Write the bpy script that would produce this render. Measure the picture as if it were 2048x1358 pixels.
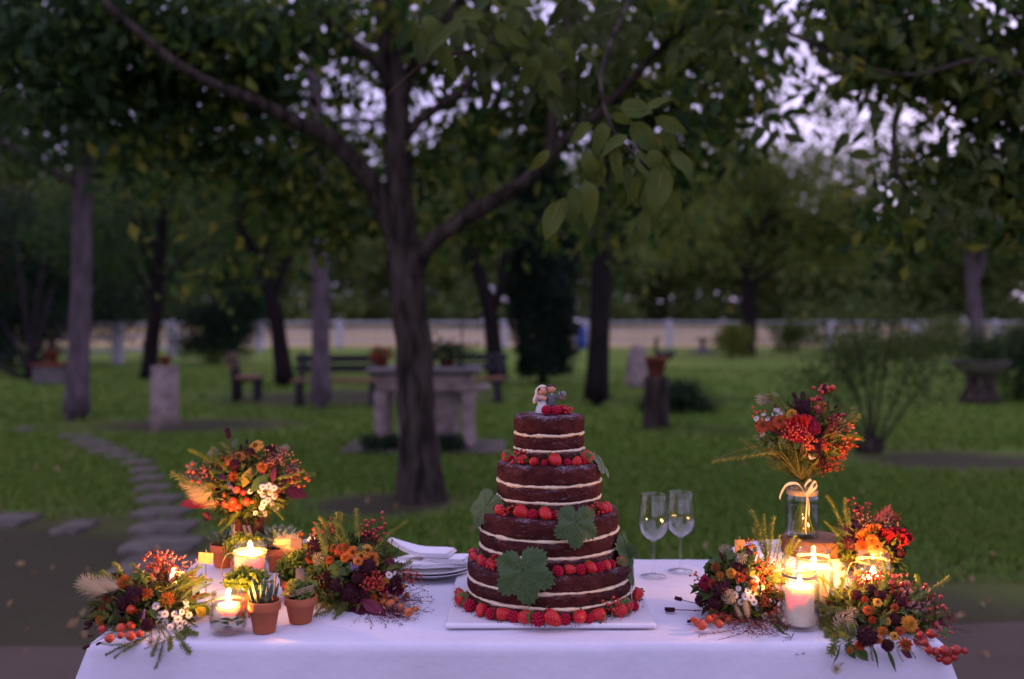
import bpy, math, random
import numpy as np
from mathutils import Vector, Matrix, Quaternion, noise

# ------------------------------------------------------------------ camera, world, sun, exposure
for o in list(bpy.data.objects):
    bpy.data.objects.remove(o)
S = bpy.context.scene
COL = S.collection
R = math.radians
F, EYE, HZ = 1991.0, 1.43, 640.0          # focal length in photo pixels, eye height, horizon row
cam = bpy.data.cameras.new('camera')
co = bpy.data.objects.new('camera', cam); COL.objects.link(co)
co.location = (0, 0, EYE); co.rotation_euler = (R(90), 0, 0)
cam.sensor_width = 36; cam.lens = 35; cam.shift_y = -39 / 2048
cam.clip_start = 0.05; cam.clip_end = 1500
cam.dof.use_dof = True; cam.dof.focus_distance = 2.3; cam.dof.aperture_fstop = 1.7; cam.dof.aperture_blades = 0
S.camera = co

W = bpy.data.worlds.new('World'); S.world = W; W.use_nodes = True
nt = W.node_tree
bg = nt.nodes['Background']
sky = nt.nodes.new('ShaderNodeTexSky'); sky.sky_type = 'NISHITA'; sky.sun_disc = False
sky.sun_elevation = R(5); sky.sun_rotation = R(25)
sky.dust_density = 2.0; sky.air_density = 1.0
hsv = nt.nodes.new('ShaderNodeHueSaturation'); hsv.inputs['Saturation'].default_value = 0.25
tint = nt.nodes.new('ShaderNodeMix'); tint.data_type = 'RGBA'; tint.blend_type = 'MULTIPLY'
tint.inputs['Factor'].default_value = 1.0
tint.inputs['B'].default_value = (0.93, 0.82, 1.12, 1)
nt.links.new(sky.outputs[0], hsv.inputs['Color']); nt.links.new(hsv.outputs[0], tint.inputs['A'])
veil = nt.nodes.new('ShaderNodeMix'); veil.data_type = 'RGBA'      # an even veil of dusk cloud over the clear sky
veil.inputs['Factor'].default_value = 0.78
veil.inputs['B'].default_value = (9.9, 8.6, 15.4, 1)
nt.links.new(tint.outputs['Result'], veil.inputs['A']); nt.links.new(veil.outputs['Result'], bg.inputs['Color'])
bg.inputs['Strength'].default_value = 0.1

sun = bpy.data.lights.new('sun', 'SUN'); sun.energy = 0.15; sun.angle = R(60); sun.color = (1, .9, .86)
so = bpy.data.objects.new('sun', sun); COL.objects.link(so)
so.rotation_euler = (R(85), 0, R(-25) + math.pi)

S.view_settings.view_transform = 'Standard'; S.view_settings.look = 'None'
S.view_settings.gamma = 1; S.view_settings.exposure = 0.15; S.view_settings.use_curve_mapping = False
cy = S.cycles
try:
    cy.use_denoising = True; cy.denoiser = 'OPENIMAGEDENOISE'
except Exception:
    pass
cy.max_bounces = 8; cy.transparent_max_bounces = 24; cy.transmission_bounces = 8
cy.diffuse_bounces = 3; cy.glossy_bounces = 3
cy.sample_clamp_indirect = 4.0; cy.caustics_reflective = False; cy.caustics_refractive = False

rnd = random.Random(11)
RNG = np.random.default_rng(5)

def P(px, py, Y):                         # photo pixel at a distance -> point
    return Vector(((px - 1024) * Y / F, Y, EYE - (py - HZ) * Y / F))
def G(px, py):                            # photo pixel on the ground
    return P(px, py, EYE * F / (py - HZ))
TZ = 0.753                                # top of the tablecloth
def TB(px, py, z=TZ):                     # photo pixel on the table top
    return P(px, py, (EYE - z) * F / (py - HZ))

# ------------------------------------------------------------------ materials
MATS = {}
def mat(name, c1, c2=None, scale=20, rough=.6, bump=0., bscale=None, detail=4, transl=0, sss=0, spec=None,
        island=False, lo=.35, hi=.65, metal=0, coords='Object', bdist=.01, sssr=(.02, .01, .006), stretch=None, coat=0):
    m = bpy.data.materials.new(name); m.use_nodes = True; MATS[name] = m
    if spec is None: spec = .08 if rough >= .85 else .2 if rough >= .5 else .5
    n, l = m.node_tree.nodes, m.node_tree.links
    b = n['Principled BSDF']; out = n['Material Output']
    b.inputs['Roughness'].default_value = rough
    b.inputs['Specular IOR Level'].default_value = spec
    b.inputs['Metallic'].default_value = metal
    b.inputs['Coat Weight'].default_value = coat
    c2 = c2 or tuple(x * .7 for x in c1)
    tc = n.new('ShaderNodeTexCoord')
    src = tc.outputs[coords]
    if stretch:
        mp = n.new('ShaderNodeMapping'); mp.inputs['Scale'].default_value = stretch
        l.new(src, mp.inputs['Vector']); src = mp.outputs[0]
    nz = n.new('ShaderNodeTexNoise'); nz.inputs['Scale'].default_value = scale; nz.inputs['Detail'].default_value = detail
    l.new(src, nz.inputs['Vector'])
    rp = n.new('ShaderNodeValToRGB')
    rp.color_ramp.elements[0].position = lo; rp.color_ramp.elements[1].position = hi
    rp.color_ramp.elements[0].color = (*c1, 1); rp.color_ramp.elements[1].color = (*c2, 1)
    if island:
        geo = n.new('ShaderNodeNewGeometry')
        mx = n.new('ShaderNodeMath'); mx.operation = 'ADD'
        ml = n.new('ShaderNodeMath'); ml.operation = 'MULTIPLY_ADD'; ml.inputs[1].default_value = .8; ml.inputs[2].default_value = -.4
        l.new(geo.outputs['Random Per Island'], ml.inputs[0])
        l.new(ml.outputs[0], mx.inputs[0]); l.new(nz.outputs['Fac'], mx.inputs[1])
        l.new(mx.outputs[0], rp.inputs[0])
    else:
        l.new(nz.outputs['Fac'], rp.inputs[0])
    l.new(rp.outputs[0], b.inputs['Base Color'])
    m['ramp'] = rp.name
    if bump:
        n2 = n.new('ShaderNodeTexNoise'); n2.inputs['Scale'].default_value = bscale or scale * 3; n2.inputs['Detail'].default_value = 5
        l.new(src, n2.inputs['Vector'])
        bp = n.new('ShaderNodeBump'); bp.inputs['Strength'].default_value = bump; bp.inputs['Distance'].default_value = bdist
        l.new(n2.outputs['Fac'], bp.inputs['Height']); l.new(bp.outputs[0], b.inputs['Normal'])
    if sss:
        b.inputs['Subsurface Weight'].default_value = sss
        b.inputs['Subsurface Radius'].default_value = (1, .55, .3); b.inputs['Subsurface Scale'].default_value = sssr[0]
    if transl:
        t = n.new('ShaderNodeBsdfTranslucent'); ms = n.new('ShaderNodeMixShader'); ms.inputs[0].default_value = transl
        l.new(rp.outputs[0], t.inputs['Color']); l.new(b.outputs[0], ms.inputs[1]); l.new(t.outputs[0], ms.inputs[2])
        l.new(ms.outputs[0], out.inputs['Surface'])
    return m

def leafm(name, c1, c2, **k):
    k.setdefault('rough', .6); k.setdefault('transl', .3); k.setdefault('spec', .12)
    return mat(name, c1, c2, scale=k.pop('scale', 1.5), island=True, lo=.2, hi=.8, **k)

def glassm(name, tint=(1, 1, 1), ior=1.45, gain=1.0, rough=0.0):
    m = bpy.data.materials.new(name); m.use_nodes = True; MATS[name] = m
    n, l = m.node_tree.nodes, m.node_tree.links
    out = n['Material Output']; n.remove(n['Principled BSDF'])
    tr = n.new('ShaderNodeBsdfTransparent'); tr.inputs[0].default_value = (*tint, 1)
    gl = n.new('ShaderNodeBsdfGlossy'); gl.inputs['Roughness'].default_value = rough
    lw = n.new('ShaderNodeLayerWeight'); lw.inputs['Blend'].default_value = .5
    pw_ = n.new('ShaderNodeMath'); pw_.operation = 'POWER'; pw_.inputs[1].default_value = 3.0
    fr = n.new('ShaderNodeMath'); fr.operation = 'MULTIPLY_ADD'; fr.inputs[1].default_value = .9
    fr.inputs[2].default_value = 1.5 * ((ior - 1) / (ior + 1)) ** 2
    l.new(lw.outputs['Facing'], pw_.inputs[0]); l.new(pw_.outputs[0], fr.inputs[0])
    tc = n.new('ShaderNodeTexCoord'); nz = n.new('ShaderNodeTexNoise'); nz.inputs['Scale'].default_value = 25
    l.new(tc.outputs['Object'], nz.inputs['Vector'])
    bp = n.new('ShaderNodeBump'); bp.inputs['Strength'].default_value = .06; bp.inputs['Distance'].default_value = .004
    l.new(nz.outputs['Fac'], bp.inputs['Height']); l.new(bp.outputs[0], gl.inputs['Normal'])
    mm = n.new('ShaderNodeMath'); mm.operation = 'MULTIPLY'; mm.inputs[1].default_value = gain; mm.use_clamp = True
    l.new(fr.outputs[0], mm.inputs[0])
    ms = n.new('ShaderNodeMixShader')
    l.new(mm.outputs[0], ms.inputs[0]); l.new(tr.outputs[0], ms.inputs[1]); l.new(gl.outputs[0], ms.inputs[2])
    l.new(ms.outputs[0], out.inputs['Surface'])
    return m

def emitm(name, c, s):
    m = bpy.data.materials.new(name); m.use_nodes = True; MATS[name] = m
    b = m.node_tree.nodes['Principled BSDF']
    b.inputs['Base Color'].default_value = (*c, 1)
    b.inputs['Emission Color'].default_value = (*c, 1); b.inputs['Emission Strength'].default_value = s
    return m

mat('cloth', (.69, .68, .73), (.61, .60, .66), scale=3, rough=.85, bump=.6, bscale=38, bdist=.004, spec=.1)
mat('linen', (.80, .79, .80), (.74, .73, .76), scale=8, rough=.85, bump=.2, bscale=300, bdist=.0006, spec=.2)
mat('board', (.72, .70, .72), (.62, .60, .63), scale=5, rough=.35, spec=.5)
mat('sponge', (.078, .018, .015), (.040, .010, .009), scale=45, rough=.85, bump=.7, bscale=260, bdist=.004, spec=.12)
mat('cream', (.80, .66, .44), (.70, .55, .34), scale=60, rough=.55, bump=.3, bscale=200, bdist=.002, sss=.15, sssr=(.004,))
mat('strawberry', (.47, .007, .016), (.42, .016, .014), scale=14, rough=.30, spec=.3, lo=.5, hi=.85)
mat('seed', (.65, .42, .10), (.5, .25, .05), scale=9, rough=.5)
mat('raspberry', (.42, .006, .035), (.28, .003, .02), scale=40, rough=.5, spec=.2)
mat('currant', (.50, .010, .010), (.35, .004, .006), scale=20, rough=.18, spec=.6)
mat('calyx', (.12, .20, .045), (.06, .12, .03), scale=60, rough=.6)
mat('twig_green', (.22, .20, .07), (.14, .14, .04), scale=30, rough=.6)
mat('twig_brown', (.10, .05, .03), (.06, .03, .02), scale=60, rough=.8)
mat('stem_red', (.16, .02, .04), (.08, .015, .03), scale=60, rough=.7)
mat('vine_leaf', (.030, .082, .015), (.072, .125, .026), scale=25, rough=.36, spec=.35, bump=.35, bscale=90, bdist=.003, transl=.12)
mat('vine_leaf_back', (.16, .22, .14), (.10, .16, .09), scale=30, rough=.7, transl=.2)
mat('vein', (.085, .15, .05), (.07, .12, .04), scale=30, rough=.5)
mat('terracotta', (.46, .145, .062), (.36, .10, .045), scale=18, rough=.8, bump=.15, bscale=120, bdist=.002)
mat('soil', (.03, .018, .012), (.05, .03, .02), scale=80, rough=.95, bump=1, bscale=160)
mat('wax', (.86, .74, .55), (.82, .68, .48), scale=10, rough=.45, sss=.85, sssr=(.022,))
mat('wick', (.02, .015, .01), (.03, .02, .01), scale=90)
mat('twine', (.52, .40, .24), (.40, .28, .15), scale=200, rough=.9, bump=.5, bscale=500)
mat('ribbon', (.78, .66, .42), (.70, .56, .34), scale=30, rough=.6, transl=.2)
mat('card', (.45, .25, .13), (.40, .21, .10), scale=80, rough=.85)
mat('card_grey', (.10, .09, .10), (.13, .12, .12), scale=80, rough=.85)
mat('stick', (.50, .36, .20), (.42, .28, .15), scale=60, rough=.8)
mat('wire', (.35, .33, .30), (.25, .24, .22), scale=60, rough=.35, metal=.9)
mat('bark_slice', (.10, .05, .03), (.17, .09, .05), scale=50, rough=.9, bump=1, bscale=90)
mat('wood_slice', (.33, .16, .08), (.22, .10, .05), scale=25, rough=.7)
mat('china', (.78, .77, .79), (.74, .73, .76), scale=5, rough=.15, spec=.6)
mat('water_tint', (.7, .7, .7))
glassm('glass', gain=1.0); glassm('jar_glass', tint=(.97, .98, .97), gain=1.0); glassm('jar_water', tint=(.90, .93, .88), ior=1.2)
emitm('flame', (1.0, .41, .085), 2800.0)
# flowers
mat('orange_petal', (.62, .20, .03), (.50, .12, .02), scale=30, rough=.6, transl=.25)
mat('deep_orange_petal', (.46, .085, .02), (.34, .05, .015), scale=30, rough=.6, transl=.25)
mat('yellow_petal', (.66, .36, .05), (.56, .25, .03), scale=30, rough=.6, transl=.25)
mat('white_petal', (.82, .78, .74), (.76, .70, .66), scale=30, rough=.6, transl=.2)
mat('disc_yellow', (.60, .36, .03), (.50, .24, .02), scale=90, rough=.8, bump=.6, bscale=300)
mat('disc_brown', (.16, .055, .015), (.26, .10, .02), scale=90, rough=.9, bump=.8, bscale=300)
mat('burgundy_petal', (.055, .008, .012), (.028, .006, .010), scale=40, rough=.7)
mat('magenta_petal', (.30, .012, .045), (.20, .008, .03), scale=40, rough=.65, transl=.15)
mat('red_crest', (.46, .014, .022), (.30, .010, .018), scale=40, rough=.7, bump=.6, bscale=120)
mat('apple_skin', (.52, .030, .018), (.46, .13, .02), scale=18, rough=.25, spec=.35, lo=.4, hi=.72, coat=.08)
mat('apple_dark', (.30, .014, .014), (.34, .07, .018), scale=18, rough=.25, spec=.35, lo=.45, hi=.8, coat=.08)
mat('apple_gold', (.55, .20, .04), (.58, .10, .03), scale=18, rough=.25, spec=.35)
mat('berry_red', (.50, .035, .02), (.34, .018, .012), scale=18, rough=.3, spec=.6)
mat('berry_orange', (.62, .10, .02), (.5, .06, .02), scale=18, rough=.35, spec=.5)
mat('seed_cream', (.62, .50, .33), (.50, .40, .25), scale=40, rough=.8, transl=.3)
mat('bunny_tail', (.62, .48, .28), (.50, .37, .20), scale=40, rough=.9, transl=.3)
leafm('rosemary', (.12, .18, .045), (.26, .27, .07), scale=3)
leafm('herb_green', (.11, .17, .025), (.20, .24, .04), scale=3)
leafm('olive_fill', (.055, .095, .020), (.17, .17, .035), scale=6)
leafm('dark_fill', (.05, .045, .02), (.09, .03, .025), scale=6)
mat('leaf_green', (.06, .12, .028), (.09, .15, .035), scale=25, rough=.5, transl=.25)
mat('leaf_yellow', (.45, .30, .03), (.30, .26, .04), scale=18, rough=.5, transl=.35)
mat('leaf_burgundy', (.16, .02, .05), (.24, .045, .08), scale=20, rough=.5, transl=.25)
mat('leaf_purple', (.06, .012, .03), (.10, .02, .045), scale=20, rough=.5, transl=.2)
mat('leaf_red', (.45, .03, .03), (.3, .02, .03), scale=20, rough=.5, transl=.3)
mat('succulent', (.17, .24, .15), (.25, .32, .20), scale=12, rough=.5, sss=.1)
mat('succulent_dark', (.05, .085, .045), (.16, .20, .11), scale=160, rough=.45, stretch=(.2, .2, 1), lo=.5, hi=.6)
mat('mint_flower', (.26, .15, .30), (.18, .10, .20), scale=60, rough=.8)
mat('pink_fluff', (.40, .14, .14), (.45, .25, .20), scale=30, rough=.8, transl=.3)
# figurine
mat('skin', (.62, .30, .18), (.58, .26, .15), scale=60, rough=.4)
mat('dress', (.62, .58, .55), (.55, .52, .50), scale=90, rough=.4)
mat('veil', (.66, .57, .42), (.58, .48, .34), scale=90, rough=.4)
mat('hair_brown', (.035, .018, .012), (.06, .03, .02), scale=120, rough=.5)
mat('suit', (.11, .105, .11), (.08, .078, .085), scale=60, rough=.4)
mat('trousers', (.028, .026, .034), (.04, .036, .045), scale=60, rough=.5)
mat('hat', (.15, .15, .15), (.12, .12, .125), scale=60, rough=.4)
mat('posy', (.06, .07, .14), (.2, .2, .3), scale=300, rough=.5)
mat('eye_ink', (.02, .012, .01), (.03, .015, .01), scale=60, rough=.4)
mat('mouth_red', (.40, .05, .05), (.3, .04, .04), scale=60, rough=.4)
# garden
leafm('tree_leaf', (.045, .100, .016), (.110, .160, .026), transl=.42)
leafm('tree_leaf_dark', (.018, .048, .016), (.045, .085, .025), transl=.35)
leafm('tree_leaf_olive', (.115, .170, .022), (.26, .26, .040), transl=.45)
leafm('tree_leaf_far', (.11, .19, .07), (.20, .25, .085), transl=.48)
leafm('evergreen', (.010, .022, .014), (.022, .038, .020), transl=.1)
leafm('shrub_leaf', (.045, .085, .022), (.12, .16, .036), transl=.4)
leafm('near_leaf', (.030, .070, .012), (.085, .115, .020), scale=1.2)
leafm('near_leaf_silhouette', (.016, .036, .010), (.050, .070, .014), scale=1.2)  # darker copy of near_leaf: silhouette against the sky put into the leaf colour
mat('bark', (.070, .056, .044), (.016, .013, .010), scale=16, detail=9, rough=.95, bump=1, bscale=30, bdist=.03, stretch=(1, 1, .22))
mat('bark_pale', (.155, .12, .13), (.075, .06, .062), scale=10, rough=.95, bump=1, bscale=25, bdist=.03, stretch=(1, 1, .3))
mat('bark_dark', (.022, .017, .016), (.012, .010, .010), scale=14, rough=.95, bump=1, bscale=30, bdist=.03, stretch=(1, 1, .25))
mat('stone_pale', (.33, .265, .235), (.15, .12, .095), scale=7, lo=.42, hi=.72, detail=8, rough=.9, bump=.5, bscale=40, bdist=.01)
mat('stone_dark', (.11, .10, .095), (.17, .15, .14), scale=6, rough=.9, bump=.6, bscale=30, bdist=.01)
mat('stone_path', (.17, .15, .12), (.085, .078, .06), scale=5, detail=8, rough=.95, bump=.4, bscale=30, bdist=.01)
mat('paving', (.15, .115, .085), (.11, .085, .065), scale=1.2, rough=.95, bump=.3, bscale=40, bdist=.01)
mat('white_paint', (.55, .53, .55), (.38, .37, .39), scale=4, rough=.7)
mat('bench_wood', (.24, .13, .075), (.17, .09, .05), scale=8, rough=.8, stretch=(.3, 3, 3))
mat('bench_frame', (.022, .022, .026), (.03, .028, .03), scale=8, rough=.6)
mat('pot_old', (.20, .062, .036), (.13, .042, .026), scale=8, rough=.9)
mat('geranium', (.36, .05, .035), (.22, .03, .03), scale=8, rough=.7)
mat('blue_plastic', (.02, .06, .28), (.02, .05, .22), scale=4, rough=.4)
mat('iron', (.02, .02, .022), (.03, .03, .03), scale=10, rough=.6)
mat('house_wall', (.06, .075, .095), (.045, .055, .07), scale=1, rough=.95)
mat('roof_tile', (.26, .09, .06), (.17, .06, .045), scale=4, rough=.95)
leafm('grass_blade', (.088, .185, .022), (.140, .205, .032), scale=.35, transl=.15)
mat('field', (.42, .31, .16), (.30, .25, .11), scale=.3, detail=8, rough=1)
leafm('litter', (.20, .13, .06), (.30, .22, .10), scale=2, rough=.8, transl=.1)

# ground material: turf worn to bare earth towards the terrace and under the trees
def ground_material():
    m = mat('turf', (.092, .180, .022), (.155, .205, .034), scale=.45, rough=1, bump=.8, bscale=18, bdist=.03, coords='Object', detail=6)
    n, l = m.node_tree.nodes, m.node_tree.links
    b = n['Principled BSDF']; rp = n[m['ramp']]
    tc = n.new('ShaderNodeTexCoord'); sp = n.new('ShaderNodeSeparateXYZ'); l.new(tc.outputs['Object'], sp.inputs[0])
    nz = n.new('ShaderNodeTexNoise'); nz.inputs['Scale'].default_value = .8; nz.inputs['Detail'].default_value = 7
    l.new(tc.outputs['Object'], nz.inputs['Vector'])
    def spot(cx, cy, rx, ry):                 # 1 inside, 0 outside a worn patch
        vs = n.new('ShaderNodeVectorMath'); vs.operation = 'SUBTRACT'; vs.inputs[1].default_value = (cx, cy, 0)
        vm = n.new('ShaderNodeVectorMath'); vm.operation = 'MULTIPLY'; vm.inputs[1].default_value = (1 / rx, 1 / ry, 0)
        ln = n.new('ShaderNodeVectorMath'); ln.operation = 'LENGTH'
        l.new(tc.outputs['Object'], vs.inputs[0]); l.new(vs.outputs[0], vm.inputs[0]); l.new(vm.outputs[0], ln.inputs[0])
        mr = n.new('ShaderNodeMapRange'); mr.inputs['From Min'].default_value = 1.2; mr.inputs['From Max'].default_value = .4
        l.new(ln.outputs['Value'], mr.inputs['Value'])
        return mr.outputs[0]
    big = n.new('ShaderNodeTexNoise'); big.inputs['Scale'].default_value = .33; big.inputs['Detail'].default_value = 8; big.inputs['Roughness'].default_value = .65
    l.new(tc.outputs['Object'], big.inputs['Vector'])
    dry = n.new('ShaderNodeValToRGB'); dry.color_ramp.elements[0].position = .50; dry.color_ramp.elements[1].position = .72
    dry.color_ramp.elements[0].color = (0, 0, 0, 1); dry.color_ramp.elements[1].color = (.75, .75, .75, 1); l.new(big.outputs['Fac'], dry.inputs[0])
    dm = n.new('ShaderNodeMix'); dm.data_type = 'RGBA'; dm.inputs['B'].default_value = (.14, .15, .045, 1)
    l.new(dry.outputs[0], dm.inputs['Factor']); l.new(rp.outputs[0], dm.inputs['A'])
    acc = None
    for a in ((-.0, 3.2, 9, 3.6), (-3.0, 5.6, 2.4, 2.4), (-2.9, 18.5, 3.6, 2.6), (-1.0, 7.7, .9, .8), (2.4, 13, 1.1, .8), (3.5, 18, 4, 1.2), (-4.5, 13.5, 2.2, 1.2), (4.6, 10.2, 1.8, 1.0)):
        o = spot(*a)
        if acc is None: acc = o
        else:
            mx = n.new('ShaderNodeMath'); mx.operation = 'MAXIMUM'; l.new(acc, mx.inputs[0]); l.new(o, mx.inputs[1]); acc = mx.outputs[0]
    ad = n.new('ShaderNodeMath'); ad.operation = 'MULTIPLY_ADD'; ad.inputs[1].default_value = 1.3
    l.new(acc, ad.inputs[0])
    nm = n.new('ShaderNodeMath'); nm.operation = 'MULTIPLY_ADD'; nm.inputs[1].default_value = 1.6; nm.inputs[2].default_value = -1.05
    l.new(nz.outputs['Fac'], nm.inputs[0]); l.new(nm.outputs[0], ad.inputs[2])
    ad.use_clamp = True
    er = n.new('ShaderNodeValToRGB'); er.color_ramp.elements[0].color = (.034, .034, .018, 1); er.color_ramp.elements[1].color = (.078, .070, .038, 1)
    l.new(nz.outputs['Fac'], er.inputs[0])
    mix = n.new('ShaderNodeMix'); mix.data_type = 'RGBA'
    l.new(ad.outputs[0], mix.inputs['Factor']); l.new(dm.outputs['Result'], mix.inputs['A']); l.new(er.outputs[0], mix.inputs['B'])
    l.new(mix.outputs['Result'], b.inputs['Base Color'])
ground_material()

def dust_on(m, col=(.50, .44, .50), top_only=True, amt=.55, scale=160):
    """icing sugar sifted over the surface: more where it faces up, speckled"""
    n, l = m.node_tree.nodes, m.node_tree.links
    b = n['Principled BSDF']; src = b.inputs['Base Color'].links[0].from_socket
    tc = n.new('ShaderNodeTexCoord'); nz = n.new('ShaderNodeTexNoise'); nz.inputs['Scale'].default_value = scale; nz.inputs['Detail'].default_value = 6
    l.new(tc.outputs['Object'], nz.inputs['Vector'])
    n2 = n.new('ShaderNodeTexNoise'); n2.inputs['Scale'].default_value = scale * .12
    l.new(tc.outputs['Object'], n2.inputs['Vector'])
    mu = n.new('ShaderNodeMath'); mu.operation = 'MULTIPLY'; l.new(nz.outputs['Fac'], mu.inputs[0]); l.new(n2.outputs['Fac'], mu.inputs[1])
    mr = n.new('ShaderNodeMapRange'); mr.inputs['From Min'].default_value = .20 if top_only else .30; mr.inputs['From Max'].default_value = .38 if top_only else .40
    mr.inputs['To Max'].default_value = amt
    l.new(mu.outputs[0], mr.inputs['Value']); fac = mr.outputs[0]
    if top_only:
        ge = n.new('ShaderNodeNewGeometry'); sp = n.new('ShaderNodeSeparateXYZ'); l.new(ge.outputs['True Normal'], sp.inputs[0])
        m2 = n.new('ShaderNodeMapRange'); m2.inputs['From Min'].default_value = .25; m2.inputs['From Max'].default_value = .9
        l.new(sp.outputs['Z'], m2.inputs['Value'])
        m3 = n.new('ShaderNodeMath'); m3.operation = 'MULTIPLY'; l.new(fac, m3.inputs[0]); l.new(m2.outputs[0], m3.inputs[1]); fac = m3.outputs[0]
    mix = n.new('ShaderNodeMix'); mix.data_type = 'RGBA'; mix.inputs['B'].default_value = (*col, 1)
    l.new(fac, mix.inputs['Factor']); l.new(src, mix.inputs['A']); l.new(mix.outputs['Result'], b.inputs['Base Color'])
dust_on(MATS['sponge'], amt=.42)
dust_on(MATS['vine_leaf'], col=(.55, .56, .52), top_only=False, amt=.30, scale=260)

def ring_wood(m):
    n, l = m.node_tree.nodes, m.node_tree.links
    b = n['Principled BSDF']
    tc = n.new('ShaderNodeTexCoord'); wv = n.new('ShaderNodeTexWave'); wv.wave_type = 'RINGS'; wv.rings_direction = 'Z'
    wv.inputs['Scale'].default_value = 45; wv.inputs['Distortion'].default_value = 2.5
    l.new(tc.outputs['Object'], wv.inputs['Vector'])
    rp = n.new('ShaderNodeValToRGB'); rp.color_ramp.elements[0].color = (.20, .085, .04, 1); rp.color_ramp.elements[1].color = (.34, .17, .085, 1)
    l.new(wv.outputs['Fac'], rp.inputs[0]); l.new(rp.outputs[0], b.inputs['Base Color'])
ring_wood(MATS['wood_slice'])

# ------------------------------------------------------------------ mesh helpers
def basis(d, up=Vector((0, 0, 1))):
    d = Vector(d).normalized()
    if abs(d.dot(up)) > .98: up = Vector((1, 0, 0))
    x = d.cross(up).normalized(); y = x.cross(d)
    return d, x, y

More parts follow.
